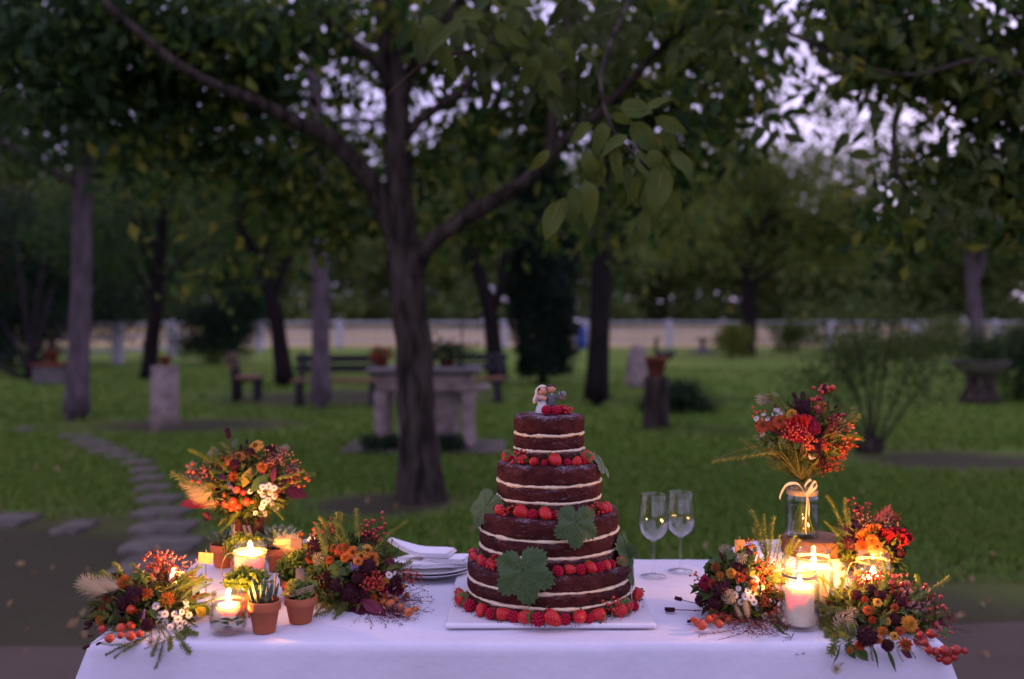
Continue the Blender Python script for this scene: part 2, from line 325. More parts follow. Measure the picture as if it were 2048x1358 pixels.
class MB:
    def __init__(s): s.v = []; s.f = []; s.m = []; s.flat = []
    def add(s, vs, fs, m=0, flat=False):
        b = len(s.v); s.v.extend(tuple(v) for v in vs)
        for f in fs: s.f.append(tuple(i + b for i in f)); s.m.append(m); s.flat.append(flat)
    def tube(s, pts, rads, n=6, m=0, cap=True):
        pts = [Vector(p) for p in pts]; k = len(pts)
        if not hasattr(rads, '__len__'): rads = [rads] * k
        vs = []; px = None
        for i, p in enumerate(pts):
            d = (pts[min(i + 1, k - 1)] - pts[max(i - 1, 0)])
            d = d.normalized() if d.length > 1e-9 else Vector((0, 0, 1))
            if px is None: _, x, y = basis(d)
            else:
                x = px - d * px.dot(d); x = x.normalized() if x.length > 1e-6 else basis(d)[1]; y = d.cross(x)
            px = x
            for j in range(n):
                a = 2 * math.pi * j / n
                vs.append(p + (x * math.cos(a) + y * math.sin(a)) * rads[i])
        fs = [(i * n + j, i * n + (j + 1) % n, (i + 1) * n + (j + 1) % n, (i + 1) * n + j) for i in range(k - 1) for j in range(n)]
        if cap: fs += [tuple(range(n - 1, -1, -1)), tuple((k - 1) * n + j for j in range(n))]
        s.add(vs, fs, m)
    def lathe(s, prof, n=24, m=0, c=(0, 0, 0), wob=None, M=None):
        vs = []; fs = []; c = Vector(c); idx = []
        for (r, z) in prof:
            if r < 1e-6: idx.append([len(vs)]); vs.append(Vector((0, 0, z)))
            else:
                row = []
                for j in range(n):
                    a = 2 * math.pi * j / n
                    rr, zz = (r, z) if wob is None else wob(r, z, a)
                    row.append(len(vs)); vs.append(Vector((rr * math.cos(a), rr * math.sin(a), zz)))
                idx.append(row)
        for a, b in zip(idx[:-1], idx[1:]):
            if len(a) == 1 and len(b) == 1: continue
            for j in range(n):
                q = (a[0],) if len(a) == 1 else (a[j], a[(j + 1) % n])
                w = (b[0],) if len(b) == 1 else (b[(j + 1) % n], b[j])
                fs.append(q + w)
        if M is not None: vs = [M @ v for v in vs]
        s.add([v + c for v in vs], fs, m)
    def ell(s, c, r, nu=10, nv=6, m=0, M=None, wob=0, seed=0):
        if not hasattr(r, '__len__'): r = (r, r, r)
        vs = []; fs = []
        vs.append(Vector((0, 0, 1)))
        for i in range(1, nv):
            t = math.pi * i / nv
            for j in range(nu):
                a = 2 * math.pi * j / nu
                vs.append(Vector((math.sin(t) * math.cos(a), math.sin(t) * math.sin(a), math.cos(t))))
        vs.append(Vector((0, 0, -1)))
        for j in range(nu): fs.append((0, 1 + j, 1 + (j + 1) % nu))
        for i in range(nv - 2):
            for j in range(nu):
                a = 1 + i * nu + j; b = 1 + i * nu + (j + 1) % nu
                fs.append((a, a + nu, b + nu, b))
        L = len(vs) - 1; b0 = 1 + (nv - 2) * nu
        for j in range(nu): fs.append((b0 + j, L, b0 + (j + 1) % nu))
        out = []
        for v in vs:
            k = 1 + (wob * noise.noise(v * 2.1 + Vector((seed, 0, 0))) if wob else 0)
            w = Vector((v.x * r[0], v.y * r[1], v.z * r[2])) * k
            if M is not None: w = M @ w
            out.append(w + Vector(c))
        s.add(out, fs, m)
    def box(s, c, size, m=0, M=None, bev=0):
        c = Vector(c); x, y, z = [q / 2 for q in size]
        if bev <= 0:
            vs = [Vector((sx * x, sy * y, sz * z)) for sz in (-1, 1) for sy in (-1, 1) for sx in (-1, 1)]
            fs = [(0, 2, 3, 1), (4, 5, 7, 6), (0, 1, 5, 4), (2, 6, 7, 3), (0, 4, 6, 2), (1, 3, 7, 5)]
        else:
            vs = []; e = bev
            for (zz, ins) in ((-z, e), (-z + e, 0), (z - e, 0), (z, e)):
                X, Y = x - ins, y - ins
                for (a, b) in ((-X + e, -Y), (X - e, -Y), (X, -Y + e), (X, Y - e), (X - e, Y), (-X + e, Y), (-X, Y - e), (-X, -Y + e)):
                    vs.append(Vector((a, b, zz)))
            fs = [(i * 8 + j, i * 8 + (j + 1) % 8, (i + 1) * 8 + (j + 1) % 8, (i + 1) * 8 + j) for i in range(3) for j in range(8)]
            fs += [tuple(range(7, -1, -1)), tuple(24 + j for j in range(8))]
        if M is not None: vs = [M @ v for v in vs]
        s.add([v + c for v in vs], fs, m, True)
    def leaf(s, base, d, nrm, L, Wd, m=0, bend=.2, fold=.25, seg=4, pts=(0, .7, 1, .75, 0), thick=0):
        d = Vector(d).normalized(); nrm = Vector(nrm); nrm = nrm - d * nrm.dot(d)
        nrm = nrm.normalized() if nrm.length > 1e-6 else basis(d)[2]
        x = d.cross(nrm); base = Vector(base); vs = []; fs = []
        k = len(pts) - 1
        for i, w in enumerate(pts):
            t = i / k; c = base + d * L * t - nrm * bend * L * t * t
            h = Wd * .5 * w
            vs += [c - x * h + nrm * fold * h, c, c + x * h + nrm * fold * h]
        for i in range(k):
            a = 3 * i
            fs += [(a, a + 1, a + 4, a + 3), (a + 1, a + 2, a + 5, a + 4)]
        s.add(vs, fs, m)
    def mesh(s, name, mats):
        me = bpy.data.meshes.new(name)
        me.from_pydata(s.v, [], s.f)
        for mm in mats: me.materials.append(MATS[mm])
        if s.f:
            me.polygons.foreach_set('material_index', s.m)
            me.polygons.foreach_set('use_smooth', [not q for q in s.flat])
        me.update()
        return me
    def build(s, name, mats, parent=None, loc=(0, 0, 0)):
        if isinstance(mats, str): mats = [mats]
        return link(name, s.mesh(name, mats), parent, loc)

def link(name, me, parent=None, loc=(0, 0, 0)):
    o = bpy.data.objects.new(name, me); COL.objects.link(o)
    if parent is not None: o.parent = parent
    o.location = loc
    return o
def tag(o, label=None, cat=None, group=None, kind=None):
    if label: o['label'] = label
    if cat: o['category'] = cat
    if group: o['group'] = group
    if kind: o['kind'] = kind
    return o
def thing(name, label, cat, loc, group=None, rz=0):
    o = bpy.data.objects.new(name, None); COL.objects.link(o)
    o.empty_display_size = .05
    o.location = loc; o.rotation_euler = (0, 0, rz)
    return tag(o, label, cat, group)
def structure(o): o['kind'] = 'structure'; return o
def copy_tree(o, parent=None):
    c = o.copy(); COL.objects.link(c)
    if parent is not None: c.parent = parent
    for ch in list(o.children): copy_tree(ch, c)
    return c
def orient(o, d, roll=0, scale=1.0):
    q = Vector((0, 0, 1)).rotation_difference(Vector(d).normalized())
    o.rotation_mode = 'QUATERNION'; o.rotation_quaternion = q @ Quaternion((0, 0, 1), roll)
    o.scale = (scale,) * 3 if not hasattr(scale, '__len__') else scale
def smooth_path(pts, n):
    pts = [Vector(p) for p in pts]; out = []; k = len(pts)
    for i in range(n):
        t = i / (n - 1) * (k - 1); a = min(int(t), k - 2); u = t - a
        p0, p1, p2, p3 = pts[max(a - 1, 0)], pts[a], pts[a + 1], pts[min(a + 2, k - 1)]
        out.append(.5 * ((2 * p1) + (p2 - p0) * u + (2 * p0 - 5 * p1 + 4 * p2 - p3) * u * u + (3 * p1 - p0 - 3 * p2 + p3) * u ** 3))
    return out

def np_mesh(name, verts, tris, mats, idx=None):
    me = bpy.data.meshes.new(name)
    nv, ntr = len(verts), len(tris)
    me.vertices.add(nv); me.vertices.foreach_set('co', np.ascontiguousarray(verts, dtype=np.float32).ravel())
    me.loops.add(ntr * 3); me.loops.foreach_set('vertex_index', np.ascontiguousarray(tris, dtype=np.int32).ravel())
    me.polygons.add(ntr); me.polygons.foreach_set('loop_start', np.arange(0, ntr * 3, 3, dtype=np.int32))
    try: me.polygons.foreach_set('loop_total', np.full(ntr, 3, dtype=np.int32))
    except Exception: pass
    for m in mats: me.materials.append(MATS[m])
    if idx is not None: me.polygons.foreach_set('material_index', np.ascontiguousarray(idx, dtype=np.int32))
    me.update(calc_edges=True); me.validate()
    return me

def thin_top(p, seed, keep=.10):
    """leaves taken out of the unseen crown tops to let evening sky light the lawn"""
    g = np.random.default_rng(seed + 99)
    over = p[:, 2] - (EYE + (HZ + 60) * p[:, 1] / F)
    return p[(over < 0) | (g.random(len(p)) < keep)]

def leaf_cloud(name, pos, size, mats, seed=0, droop=.5, wide=.5, mixp=None):
    """many small folded leaves: pos (n,3) leaf bases, size (n,) leaf lengths"""
    g = np.random.default_rng(seed); n = len(pos)
    a = g.normal(size=(n, 3)); a[:, 2] -= droop; a /= np.linalg.norm(a, axis=1)[:, None]
    r = g.normal(size=(n, 3)); r[:, 2] += .6
    b = np.cross(a, r); b /= np.linalg.norm(b, axis=1)[:, None] + 1e-9
    nn = np.cross(b, a)
    L = size[:, None]; w = L * wide * .5; fo = L * .10
    v = np.empty((n, 4, 3))
    v[:, 0] = pos; v[:, 1] = pos + a * L * .45 + b * w + nn * fo; v[:, 2] = pos + a * L - nn * fo; v[:, 3] = pos + a * L * .45 - b * w + nn * fo
    base = (np.arange(n) * 4)[:, None]
    t = np.concatenate([base + np.array([0, 1, 2]), base + np.array([0, 2, 3])], axis=1).reshape(-1, 3)
    idx = None
    if len(mats) > 1:
        pick = g.choice(len(mats), size=n, p=mixp); idx = np.repeat(pick, 2)
    return np_mesh(name, v.reshape(-1, 3), t, mats, idx)

def clumps(center, radii, nc, per, cr, seed, hollow=.35, flat=.7):
    """leaf positions gathered in clumps through an ellipsoid"""
    g = np.random.default_rng(seed)
    d = g.normal(size=(nc, 3)); d /= np.linalg.norm(d, axis=1)[:, None]
    rad = hollow + (1 - hollow) * g.random((nc, 1)) ** .6
    c = np.array(center) + d * rad * np.array(radii)
    crr = cr * (.6 + .8 * g.random((nc, 1, 1)))
    p = c[:, None, :] + g.normal(size=(nc, per, 3)) * crr * np.array([.5, .5, .5 * flat])
    return c, p.reshape(-1, 3)

# ------------------------------------------------------------------ ground, path, terrace
def hill(y): return 0.0 if y < 52 else min((y - 52) / 38.0, 1) * .85
mb = MB()
ys = [-30, 0, 3, 6, 9, 12, 16, 20, 26, 34, 42, 52]; xs = [-140, -80, -40, -20, -10, -5, 0, 5, 10, 20, 40, 80, 140]
mb.add([(x, y, 0) for y in ys for x in xs], [(j * 13 + i, j * 13 + i + 1, (j + 1) * 13 + i + 1, (j + 1) * 13 + i) for j in range(len(ys) - 1) for i in range(12)])
structure(mb.build('lawn', 'turf'))
mb = MB(); ys = [52, 60, 70, 80, 90, 120, 200, 400]; xs = [-300, -140, -60, -20, 20, 60, 140, 300]
mb.add([(x, y, hill(y)) for y in ys for x in xs], [(j * 8 + i, j * 8 + i + 1, (j + 1) * 8 + i + 1, (j + 1) * 8 + i) for j in range(7) for i in range(7)])
structure(mb.build('field', 'field'))
# terrace the table stands on: a low paved sheet with a worn edge
mb = MB(); n = 60; vs = []
for i in range(n + 1):
    x = -7 + 14 * i / n
    e = 4.42 + .075 * x + .05 * noise.noise(Vector((x * 1.5, 0, 0)))
    vs += [(x, -12, .03), (x, e, .03), (x, e + .02, -.02)]
mb.add(vs, [(3 * i + k, 3 * i + 3 + k, 3 * i + 4 + k, 3 * i + 1 + k) for i in range(n) for k in range(2)])
structure(mb.build('terrace', 'paving'))
# stepping-stone path
path = bpy.data.objects.new('path', None); COL.objects.link(path); structure(path)
SLABS = []
def slab(x0, x1, y, h, px_skew=0):
    a = G(x0, y + h / 2); b = G(x1, y - h / 2)
    cx, cyy = (a.x + b.x) / 2, (a.y + b.y) / 2
    w, d = abs(b.x - a.x), max(.16, abs(b.y - a.y))
    m = MB(); nn = 40; ring = []
    for i in range(nn):
        t = 2 * math.pi * i / nn
        c, s_ = math.cos(t), math.sin(t)
        k = 1 / (abs(c) ** 14 + abs(s_) ** 14) ** (1 / 14)
        jx = 1 + .02 * rnd.uniform(-1, 1)
        ring.append((c * k * w / 2 * jx, s_ * k * d / 2 * jx))
    top = [(p[0] * .985, p[1] * .97, .034) for p in ring]; mid = [(p[0], p[1], .026) for p in ring]; SLABS.append((cx, cyy, w / 2 + .03, d / 2 + .03)); bot = [(p[0], p[1], -.03) for p in ring]
    m.add(top + mid + bot, [tuple(range(nn))] + [(k0 + nn + i, k0 + nn + (i + 1) % nn, k0 + (i + 1) % nn, k0 + i) for k0 in (0, nn) for i in range(nn)], flat=True)
    m.build('stone_slab', 'stone_path', path, (cx, cyy, 0)).rotation_euler = (0, 0, rnd.uniform(-.06, .06))
for a in ((112, 190, 876, 5), (135, 215, 885, 6), (150, 235, 894, 7), (170, 262, 905, 8), (205, 285, 916, 8), (235, 312, 929, 9), (250, 325, 945, 11), (255, 335, 962, 12), (262, 350, 981, 13), (262, 372, 1003, 16), (258, 392, 1029, 19),
          (250, 404, 1059, 23), (228, 416, 1095, 30), (205, 430, 1140, 38), (-60, 88, 1046, 24), (96, 200, 1060, 24), (20, 75, 862, 6)):
    slab(*a)

# grass blades on the lawn (nobody could count them)
g = np.random.default_rng(3); N = 270000
u = g.random(N); Y = 1 / (1 / 5.4 - u * (1 / 5.4 - 1 / 30)); X = (g.random(N) - .5) * 2.3 * Y
def worn(x, y):
    w = np.zeros_like(x)
    for (cx, cy_, rx, ry) in ((0, 3.2, 9, 3.6), (-3.0, 5.6, 2.4, 2.4), (-2.9, 18.5, 3.6, 2.6), (-1.0, 7.7, .9, .8), (-4.5, 13.5, 2.2, 1.2), (4.6, 10.2, 1.8, 1.0)):
        w = np.maximum(w, np.clip((1.2 - np.hypot((x - cx) / rx, (y - cy_) / ry)) / .8, 0, 1))
    return w
keep = (g.random(N) > worn(X, Y) * 1.3)
for (cx, cy_, hw, hd) in SLABS: keep &= ~((abs(X - cx) < hw) & (abs(Y - cy_) < hd))
X, Y = X[keep], Y[keep]; N = len(X)
h = (.025 + .045 * g.random(N)) ; wd = .004 + .0012 * Y
th = g.random(N) * 6.28; ln = g.normal(size=(N, 2)) * .6
v = np.zeros((N, 3, 3))
v[:, 0] = np.stack([X - np.cos(th) * wd, Y - np.sin(th) * wd, np.full(N, -.002)], 1)
v[:, 1] = np.stack([X + np.cos(th) * wd, Y + np.sin(th) * wd, np.full(N, -.002)], 1)
v[:, 2] = np.stack([X + ln[:, 0] * h, Y + ln[:, 1] * h, h], 1)
tag(link('grass', np_mesh('grass', v.reshape(-1, 3), np.arange(N * 3).reshape(-1, 3), ['grass_blade'])), 'short mown grass covering the lawn between the trees', 'grass', kind='stuff')
# fallen leaves
N = 420; u = g.random(N); Y = 1 / (1 / 4.0 - u * (1 / 4.0 - 1 / 20)); X = (g.random(N) - .5) * 1.25 * Y
tag(link('leaf_litter', leaf_cloud('leaf_litter', np.stack([X, Y, np.full(N, .035)], 1), .035 + .035 * g.random(N), ['litter'], 8, droop=-.05, wide=.6)), 'scattered dry fallen leaves on the ground around the table', 'fallen leaves', kind='stuff')

# ------------------------------------------------------------------ trees
def limb(mb, pts, r0, r1, n=10, seg=14, m=0, flare=0, pw=1.0):
    sp = smooth_path(pts, seg); rr = []
    for i in range(seg):
        t = i / (seg - 1); r = r0 + (r1 - r0) * t ** pw
        if flare: r *= 1 + flare * max(0, 1 - t * 6) ** 2
        r *= 1 + .06 * noise.noise(sp[i] * 3)
        rr.append(r)
    mb.tube(sp, rr, n, m)

def make_tree(name, label, trunk, r0, r1, limbs=(), crowns=(), bark='bark', leaf=('tree_leaf',), mixp=None, size=.10, auto=8, seed=1, group=None, wide=.5, flare=.5, kindpart='crown', extra_low=0):
    base = Vector(trunk[0]); base.z = min(base.z, hill(base.y))
    root = thing(name, label, 'tree', base, group)
    mb = MB(); limb(mb, [Vector(p) - base for p in trunk], r0, r1, 12, 20, flare=flare)
    mb.build('trunk', bark, root)
    allc, allp = [], []
    for i, c in enumerate(crowns):
        cc, pp = clumps(*c[:5], seed=seed * 10 + i, **(c[5] if len(c) > 5 else {})); allc.append(cc); allp.append(pp)
    for L in limbs:
        mb = MB(); limb(mb, [Vector(p) - base for p in L[0]], L[1], L[2], 8, 16)
        mb.build('branch', bark, root)
    if allp:
        C = np.concatenate(allc); Pp = np.concatenate(allp)
        Pp = thin_top(Pp[Pp[:, 2] > .3], seed)
        rr = random.Random(seed); tp = smooth_path(trunk, 20)
        mb = MB()
        for i in range(auto):
            c = Vector(C[rr.randrange(len(C))]); s0 = tp[rr.randrange(10, 19)]
            mid = (s0 + c) / 2 + Vector((0, 0, .1 * (c - s0).length))
            limb(mb, [s0 - base, mid - base, c - base], r1 * rr.uniform(.35, .7), r1 * .12, 6, 8)
        if auto: tag(mb.build('boughs', bark, root), kind='stuff')
        gg = np.random.default_rng(seed)
        me = leaf_cloud('crown', Pp - np.array(base), size * (.7 + .6 * gg.random(len(Pp))), list(leaf), seed, .5, wide, mixp)
        tag(link('crown', me, root), kind='stuff')
    return root

# main tree
D = 7.9
def q(px, py, Y=D): return P(px, py, Y)
mt_base = G(838, 1000)
main = thing('tree', 'dark forked tree with a curving trunk directly behind the cake table', 'tree', mt_base)
def mpart(name, pts, r0, r1, n=12, seg=20, flare=0):
    m = MB(); limb(m, [Vector(p) - mt_base for p in pts], r0, r1, n * 2, seg * 2, flare=flare)
    k = min(1, r0 / .12)
    m.v = [tuple(Vector(v) + noise.noise_vector(Vector(v) * 4) * .030 * k + noise.noise_vector(Vector((v[0] * 16, v[1] * 16, v[2] * 5))) * .014 * k) for v in m.v]
    return m.build(name, 'bark', main)
tr = [Vector((mt_base.x + .02, D, -.1)), q(840, 950), q(832, 800), q(822, 640), q(806, 500), q(797, 400), q(795, 280), q(790, 180), q(775, 60), q(740, -150), q(720, -420)]
mpart('trunk', tr, .165, .07, 16, 40, flare=.8)
mpart('branch', [q(815, 520), q(770, 430, 7.85), q(728, 345, 7.7), q(660, 275, 7.5), q(580, 235, 7.3), q(480, 190, 7.1), q(330, 110, 6.9), q(150, -60, 6.8)], .098, .018)
mpart('branch', [q(825, 560), q(850, 500, 7.85), q(915, 445, 7.8), q(985, 405, 7.7), q(1065, 350, 7.6), q(1130, 280, 7.5), q(1200, 225, 7.4), q(1290, 130, 7.2), q(1400, 20, 6.8), q(1500, -120, 6.2)], .082, .014)
mpart('branch', [q(795, 230), q(822, 140, 7.8), q(862, 85, 7.6), q(930, -20, 7.4), q(980, -200, 7)], .07, .03, 10, 14)
mpart('branch', [q(800, 300), q(830, 250, 7.8), q(900, 200, 7.7), q(970, 140, 7.7), q(1080, 80, 7.6), q(1230, 20, 7.4)], .05, .015, 8, 14)
mpart('branch', [q(1100, 320, 7.55), q(1108, 230, 7.5), q(1125, 130, 7.5), q(1135, 20, 7.4), q(1140, -120, 7.3)], .05, .03, 8, 12)
mpart('branch', [q(785, 200), q(755, 130, 7.7), q(700, 80, 7.5), q(640, 20, 7.3), q(560, -120, 7.2)], .05, .02, 8, 12)
cr = []
for (px, py, Yy, rx, ry, rz, nc, per) in (
        (800, -60, 8.8, 2.4, 1.2, .55, 26, 44), (520, 90, 7.9, 1.3, 1.0, .5, 24, 40), (650, 60, 8.2, 1.2, .9, .5, 20, 40),
        (640, 330, 8.6, .9, .7, .45, 14, 34), (420, 290, 8.0, .9, .8, .4, 14, 34), (560, 430, 8.7, .8, .6, .3, 11, 34), (700, 430, 8.2, .5, .4, .25, 7, 30), (480, 530, 8.8, .5, .5, .2, 5, 28),
        (1000, 60, 8.2, 1.2, .9, .5, 20, 42), (1010, 230, 8.3, .6, .6, .4, 9, 34), (900, 330, 8.4, .45, .5, .3, 6, 30), (950, 430, 8.5, .5, .5, .25, 7, 30),
        (1150, 180, 8.0, 1.0, .8, .6, 20, 42), (1300, 40, 7.4, .9, 1.0, .5, 20, 42), (1330, 300, 8.0, .7, .6, .5, 14, 36), (1200, 460, 8.6, .4, .5, .25, 5, 28), (1430, 200, 7.8, .4, .5, .5, 9, 34)):
    c, p = clumps(q(px, py, Yy), (rx, ry, rz), nc, per, .34, seed=int(px + py), hollow=.15, flat=.75); cr.append(p)
Pp = thin_top(np.concatenate(cr), 1)
tag(link('crown', leaf_cloud('crown', Pp - np.array(mt_base), .10 + .07 * RNG.random(len(Pp)), ['tree_leaf', 'tree_leaf_olive', 'tree_leaf_dark'], 4, .7, .55, [.5, .2, .3]), main), kind='stuff')

cr = []
for (px, py, Yy, rx, ry, rz, nc, per) in ((300, 30, 7.6, 1.5, 1.1, .65, 44, 50), (110, 120, 7.8, 1.1, .9, .75, 38, 50), (420, 180, 8.4, 1.0, .9, .6, 24, 46)):
    c, p = clumps(q(px, py, Yy), (rx, ry, rz), nc, per, .34, seed=int(px + py + 3), hollow=.1, flat=.75); cr.append(p)
Pp = thin_top(np.concatenate(cr), 2)
tag(link('crown', leaf_cloud('crown', Pp - np.array(mt_base), .10 + .07 * RNG.random(len(Pp)), ['tree_leaf_dark', 'tree_leaf'], 5, .7, .55, [.75, .25]), main), kind='stuff')

# near hanging sprays of big leaves: each leaf its own piece
def leaf_unit(seed, lm='near_leaf'):
    rr = random.Random(seed); m = MB(); k = 10; vs = []; fs = []
    wave = rr.uniform(-.10, .10); bend = rr.uniform(.02, .42); wide = rr.uniform(.20, .30); curl = rr.uniform(1.2, 4.5); side = rr.uniform(-.14, .14)
    for i in range(k + 1):
        t = i / k; w = wide * math.sin(math.pi * min(1, t ** .78)) ** .85 * (1 - .12 * t) + .004
        zc = -bend * t * t + wave * math.sin(t * 6); xc = side * t * t
        for j, sx in enumerate((-1, -.5, 0, .5, 1)):
            ru = .02 * math.sin(t * 14 + sx * 2 + seed) * abs(sx)
            vs.append((xc + sx * w * (1 - .1 * abs(side) * 5 * (sx > 0)), zc + .10 * abs(sx) * w * curl + ru, -t))
    for i in range(k):
        for j in range(4): fs.append((i * 5 + j, i * 5 + j + 1, i * 5 + j + 6, i * 5 + j + 5))
    m.add(vs, fs); m.tube([(0, .004, .16), (0, 0, 0)], [.010, .012], 5)
    m.tube([(side * t * t, -.006 - bend * t * t + wave * math.sin(t * 6), -t) for t in (0, .15, .3, .45, .6, .75, .9)], [.012, .011, .010, .009, .007, .005, .003], 4, 1)
    return m.mesh('leaf', [lm, 'twig_green'])
LEAFM = [leaf_unit(s) for s in range(10)]
LEAFD = [leaf_unit(s, 'near_leaf_silhouette') for s in range(6)]
def spray(parent, name, pts, r0, items, Lm, dY=.12, first=LEAFM):
    pts = [Vector(p) for p in pts]; origin = pts[0]
    mb = MB(); limb(mb, [p - origin for p in pts], r0, r0 * .4, 7, 16)
    br = mb.build(name, 'bark', parent, origin - Vector(parent.location))
    sp = smooth_path(pts, 24)
    for (px, py, ln, ang) in items:
        Yy = pts[-1].y + rnd.uniform(-dY, dY)
        w = P(px, py, Yy)
        o = link('leaf', rnd.choice(first if rnd.random() < .75 else Lm), br, w - origin)
        a = R(ang + rnd.uniform(-8, 8))
        d = Vector((math.sin(a), rnd.uniform(-.35, .35), -math.cos(a)))
        # the leaf hangs along d with a face turned about it
        dd = d.normalized(); fy = Vector((rnd.uniform(-.9, .9), -1, rnd.uniform(.0, .6))); fy = (fy - dd * fy.dot(dd)).normalized(); fx = fy.cross(-dd).normalized()
        Mx = Matrix((fx, fy, -dd)).transposed()
        o.rotation_mode = 'QUATERNION'; o.rotation_quaternion = Mx.to_quaternion()
        s_ = ln * Yy / F * .9 * rnd.uniform(.75, 1.12); o.scale = (s_ * rnd.uniform(.85, 1.15), s_, s_)
    return br
it1 = [(1130, 395, 95, -22), (1148, 372, 110, 4), (1170, 360, 100, 14), (1098, 300, 60, -40), (1196, 300, 90, -20), (1185, 250, 70, -75), (1225, 225, 75, 60), (1215, 245, 95, -30),
       (1232, 290, 100, -5), (1250, 330, 90, 8), (1262, 245, 90, 40), (1280, 300, 110, 10), (1300, 300, 100, 20), (1310, 235, 110, 62), (1305, 355, 120, 6), (1335, 375, 115, 18), (1275, 350, 100, -10),
       (1240, 215, 90, 95), (1320, 260, 90, 40), (1345, 300, 80, 30), (1290, 420, 60, 0), (1172, 300, 90, 18), (1290, 220, 70, 110), (1255, 270, 80, -60), (1210, 330, 80, -35), (1325, 330, 110, -4), (1120, 405, 90, -30)]
spray(main, 'hanging_branch', [q(1330, -160, 4.4), P(1215, 100, 3.6), P(1205, 190, 3.4), P(1222, 250, 3.35), P(1250, 290, 3.3), P(1300, 340, 3.3)], .010, it1, LEAFM)
it2 = []
for (cx, cy_, n_) in ((890, 60, 12), (960, 40, 12), (1010, 20, 12), (1040, 80, 12), (1090, 110, 14), (1120, 60, 12), (1150, 130, 10), (930, 110, 8), (985, 100, 8), (1080, 170, 8), (1200, 60, 10), (1270, 40, 10), (1180, 20, 10), (870, 20, 8)):
    for _ in range(n_): it2.append((cx + rnd.gauss(0, 32), cy_ + rnd.gauss(0, 26), rnd.uniform(50, 85), rnd.gauss(0, 45)))
spray(main, 'hanging_branch', [q(1100, -260, 5.2), P(960, -40, 4.2), P(985, 80, 4.1), P(860, 120, 4.0), P(775, 190, 4.0)], .012, it2[:70], LEAFD, .3)
spray(main, 'hanging_branch', [q(1300, -260, 5.4), P(1160, -60, 4.5), P(1125, 80, 4.4), P(1060, 140, 4.4)], .012, it2[70:], LEAFD, .35, LEAFD)

# tree overhanging from the right, its stem outside the picture
rt = make_tree('tree', 'broad tree leaning in from outside the right of the garden table', [(4.9, 6.3, -.1), (4.8, 6.3, 1.6), (4.5, 6.2, 3.0), (4.1, 6.0, 4.4)], .2, .09,
     limbs=[([(4.75, 6.3, 1.9), P(2080, 420, 6.2), P(1990, 340, 6.2), P(1950, 260, 6.1), P(1850, 140, 6), P(1700, 110, 5.8), P(1560, 60, 5.6)], .045, .012),
            ([(4.5, 6.2, 2.9), P(2000, 120, 6), P(1880, 130, 5.9), P(1800, 200, 5.9), P(1790, 330, 5.9), P(1830, 400, 5.9)], .04, .008),
            ([(4.6, 6.2, 2.7), P(2048, 300, 6.1), P(1960, 300, 6.1), P(2010, 370, 6.1)], .03, .01)],
     crowns=[(P(1980, 60, 6.0), (1.0, .8, .55), 60, 46, .3), (P(1690, -70, 5.8), (1.0, .7, .2), 18, 40, .25), (P(1960, 380, 6.2), (.55, .7, .4), 22, 42, .26), (P(1690, 110, 5.9), (.3, .5, .12), 5, 26, .16),
             (P(1440, 120, 6.4), (.35, .6, .5), 16, 40, .24), (P(1880, 90, 6.0), (.45, .6, .4), 20, 42, .24), (P(1820, 440, 5.9), (.25, .4, .15), 6, 30, .2), (P(2010, 230, 6.4), (.5, .6, .45), 20, 40, .26)],
     leaf=('tree_leaf', 'tree_leaf_dark', 'tree_leaf_olive'), mixp=[.5, .3, .2], size=.115, auto=10, seed=31)
it3 = []
for (cx, cy_, n_) in ((1400, 60, 12), (1460, 120, 12), (1570, 30, 5), (1690, 120, 6), (1740, 40, 6), (1760, 230, 5), (1850, 90, 10), (1900, 40, 12), (1960, 120, 12), (1840, 380, 12), (1900, 430, 14), (1960, 400, 12), (1790, 170, 5), (1990, 300, 12), (1700, 250, 5), (1560, 240, 7), (2030, 200, 10), (1500, 40, 8)):
    for _ in range(n_): it3.append((cx + rnd.gauss(0, 34), cy_ + rnd.gauss(0, 26), rnd.uniform(34, 60), rnd.gauss(0, 50)))
spray(rt, 'hanging_branch', [P(2120, 200, 5.6), P(1980, 120, 5.2), P(1830, 150, 5.0), P(1720, 130, 5.0), P(1560, 60, 5.0)], .014, it3, LEAFM, .5, LEAFD)

# tall pale-stemmed trees
def ground_tree(px, py): return G(px, py)
def tall(px, py, px2, label, r0, r1, h, seed, bark='bark_pale', crowns=(), **k):
    b = G(px, py); Yb = b.y; t2 = P(px2, 300, Yb)
    top = Vector((b.x + (t2.x - b.x) * (h / t2.z), Yb, h))
    return make_tree('tree', label, [b - Vector((0, 0, .1)), b.lerp(top, .25) + Vector((.03, 0, 0)), b.lerp(top, .55), top], r0, r1, crowns=crowns, bark=bark, seed=seed, **k)
DK = ('tree_leaf_dark', 'tree_leaf'); 
b = G(152, 840)
tall(152, 840, 165, 'tall pale-barked tree at far left beyond the stepping stones', .155, .115, 8, 41, flare=.7, leaf=DK, mixp=[.75, .25], size=.12,
     crowns=[((b.x - .6, b.y, 5.4), (3.0, 2.2, 1.9), 110, 84, .58), ((b.x + 1.4, b.y - .8, 4.0), (1.6, 1.4, .7), 26, 70, .5), ((b.x - 2.2, b.y - 2, 3.6), (1.2, 1.4, 1.2), 40, 70, .5), ((b.x - 2.6, b.y + 1, 4.3), (1.6, 1.4, 1.2), 40, 60, .5)])
b = G(642, 818)
tall(642, 818, 632, 'tall pale-barked tree standing in front of the long dark bench', .15, .12, 10, 42, leaf=('tree_leaf', 'tree_leaf_dark'), mixp=[.6, .4], size=.12,
     crowns=[((b.x, b.y, 6.6), (3.2, 2.4, 2.2), 64, 74, .55), ((b.x - 1.4, b.y, 4.2), (1.3, 1.4, .6), 20, 60, .5), ((b.x + 1.6, b.y + 1, 4.4), (1.4, 1.4, .7), 18, 60, .5)])
b = G(1192, 812)
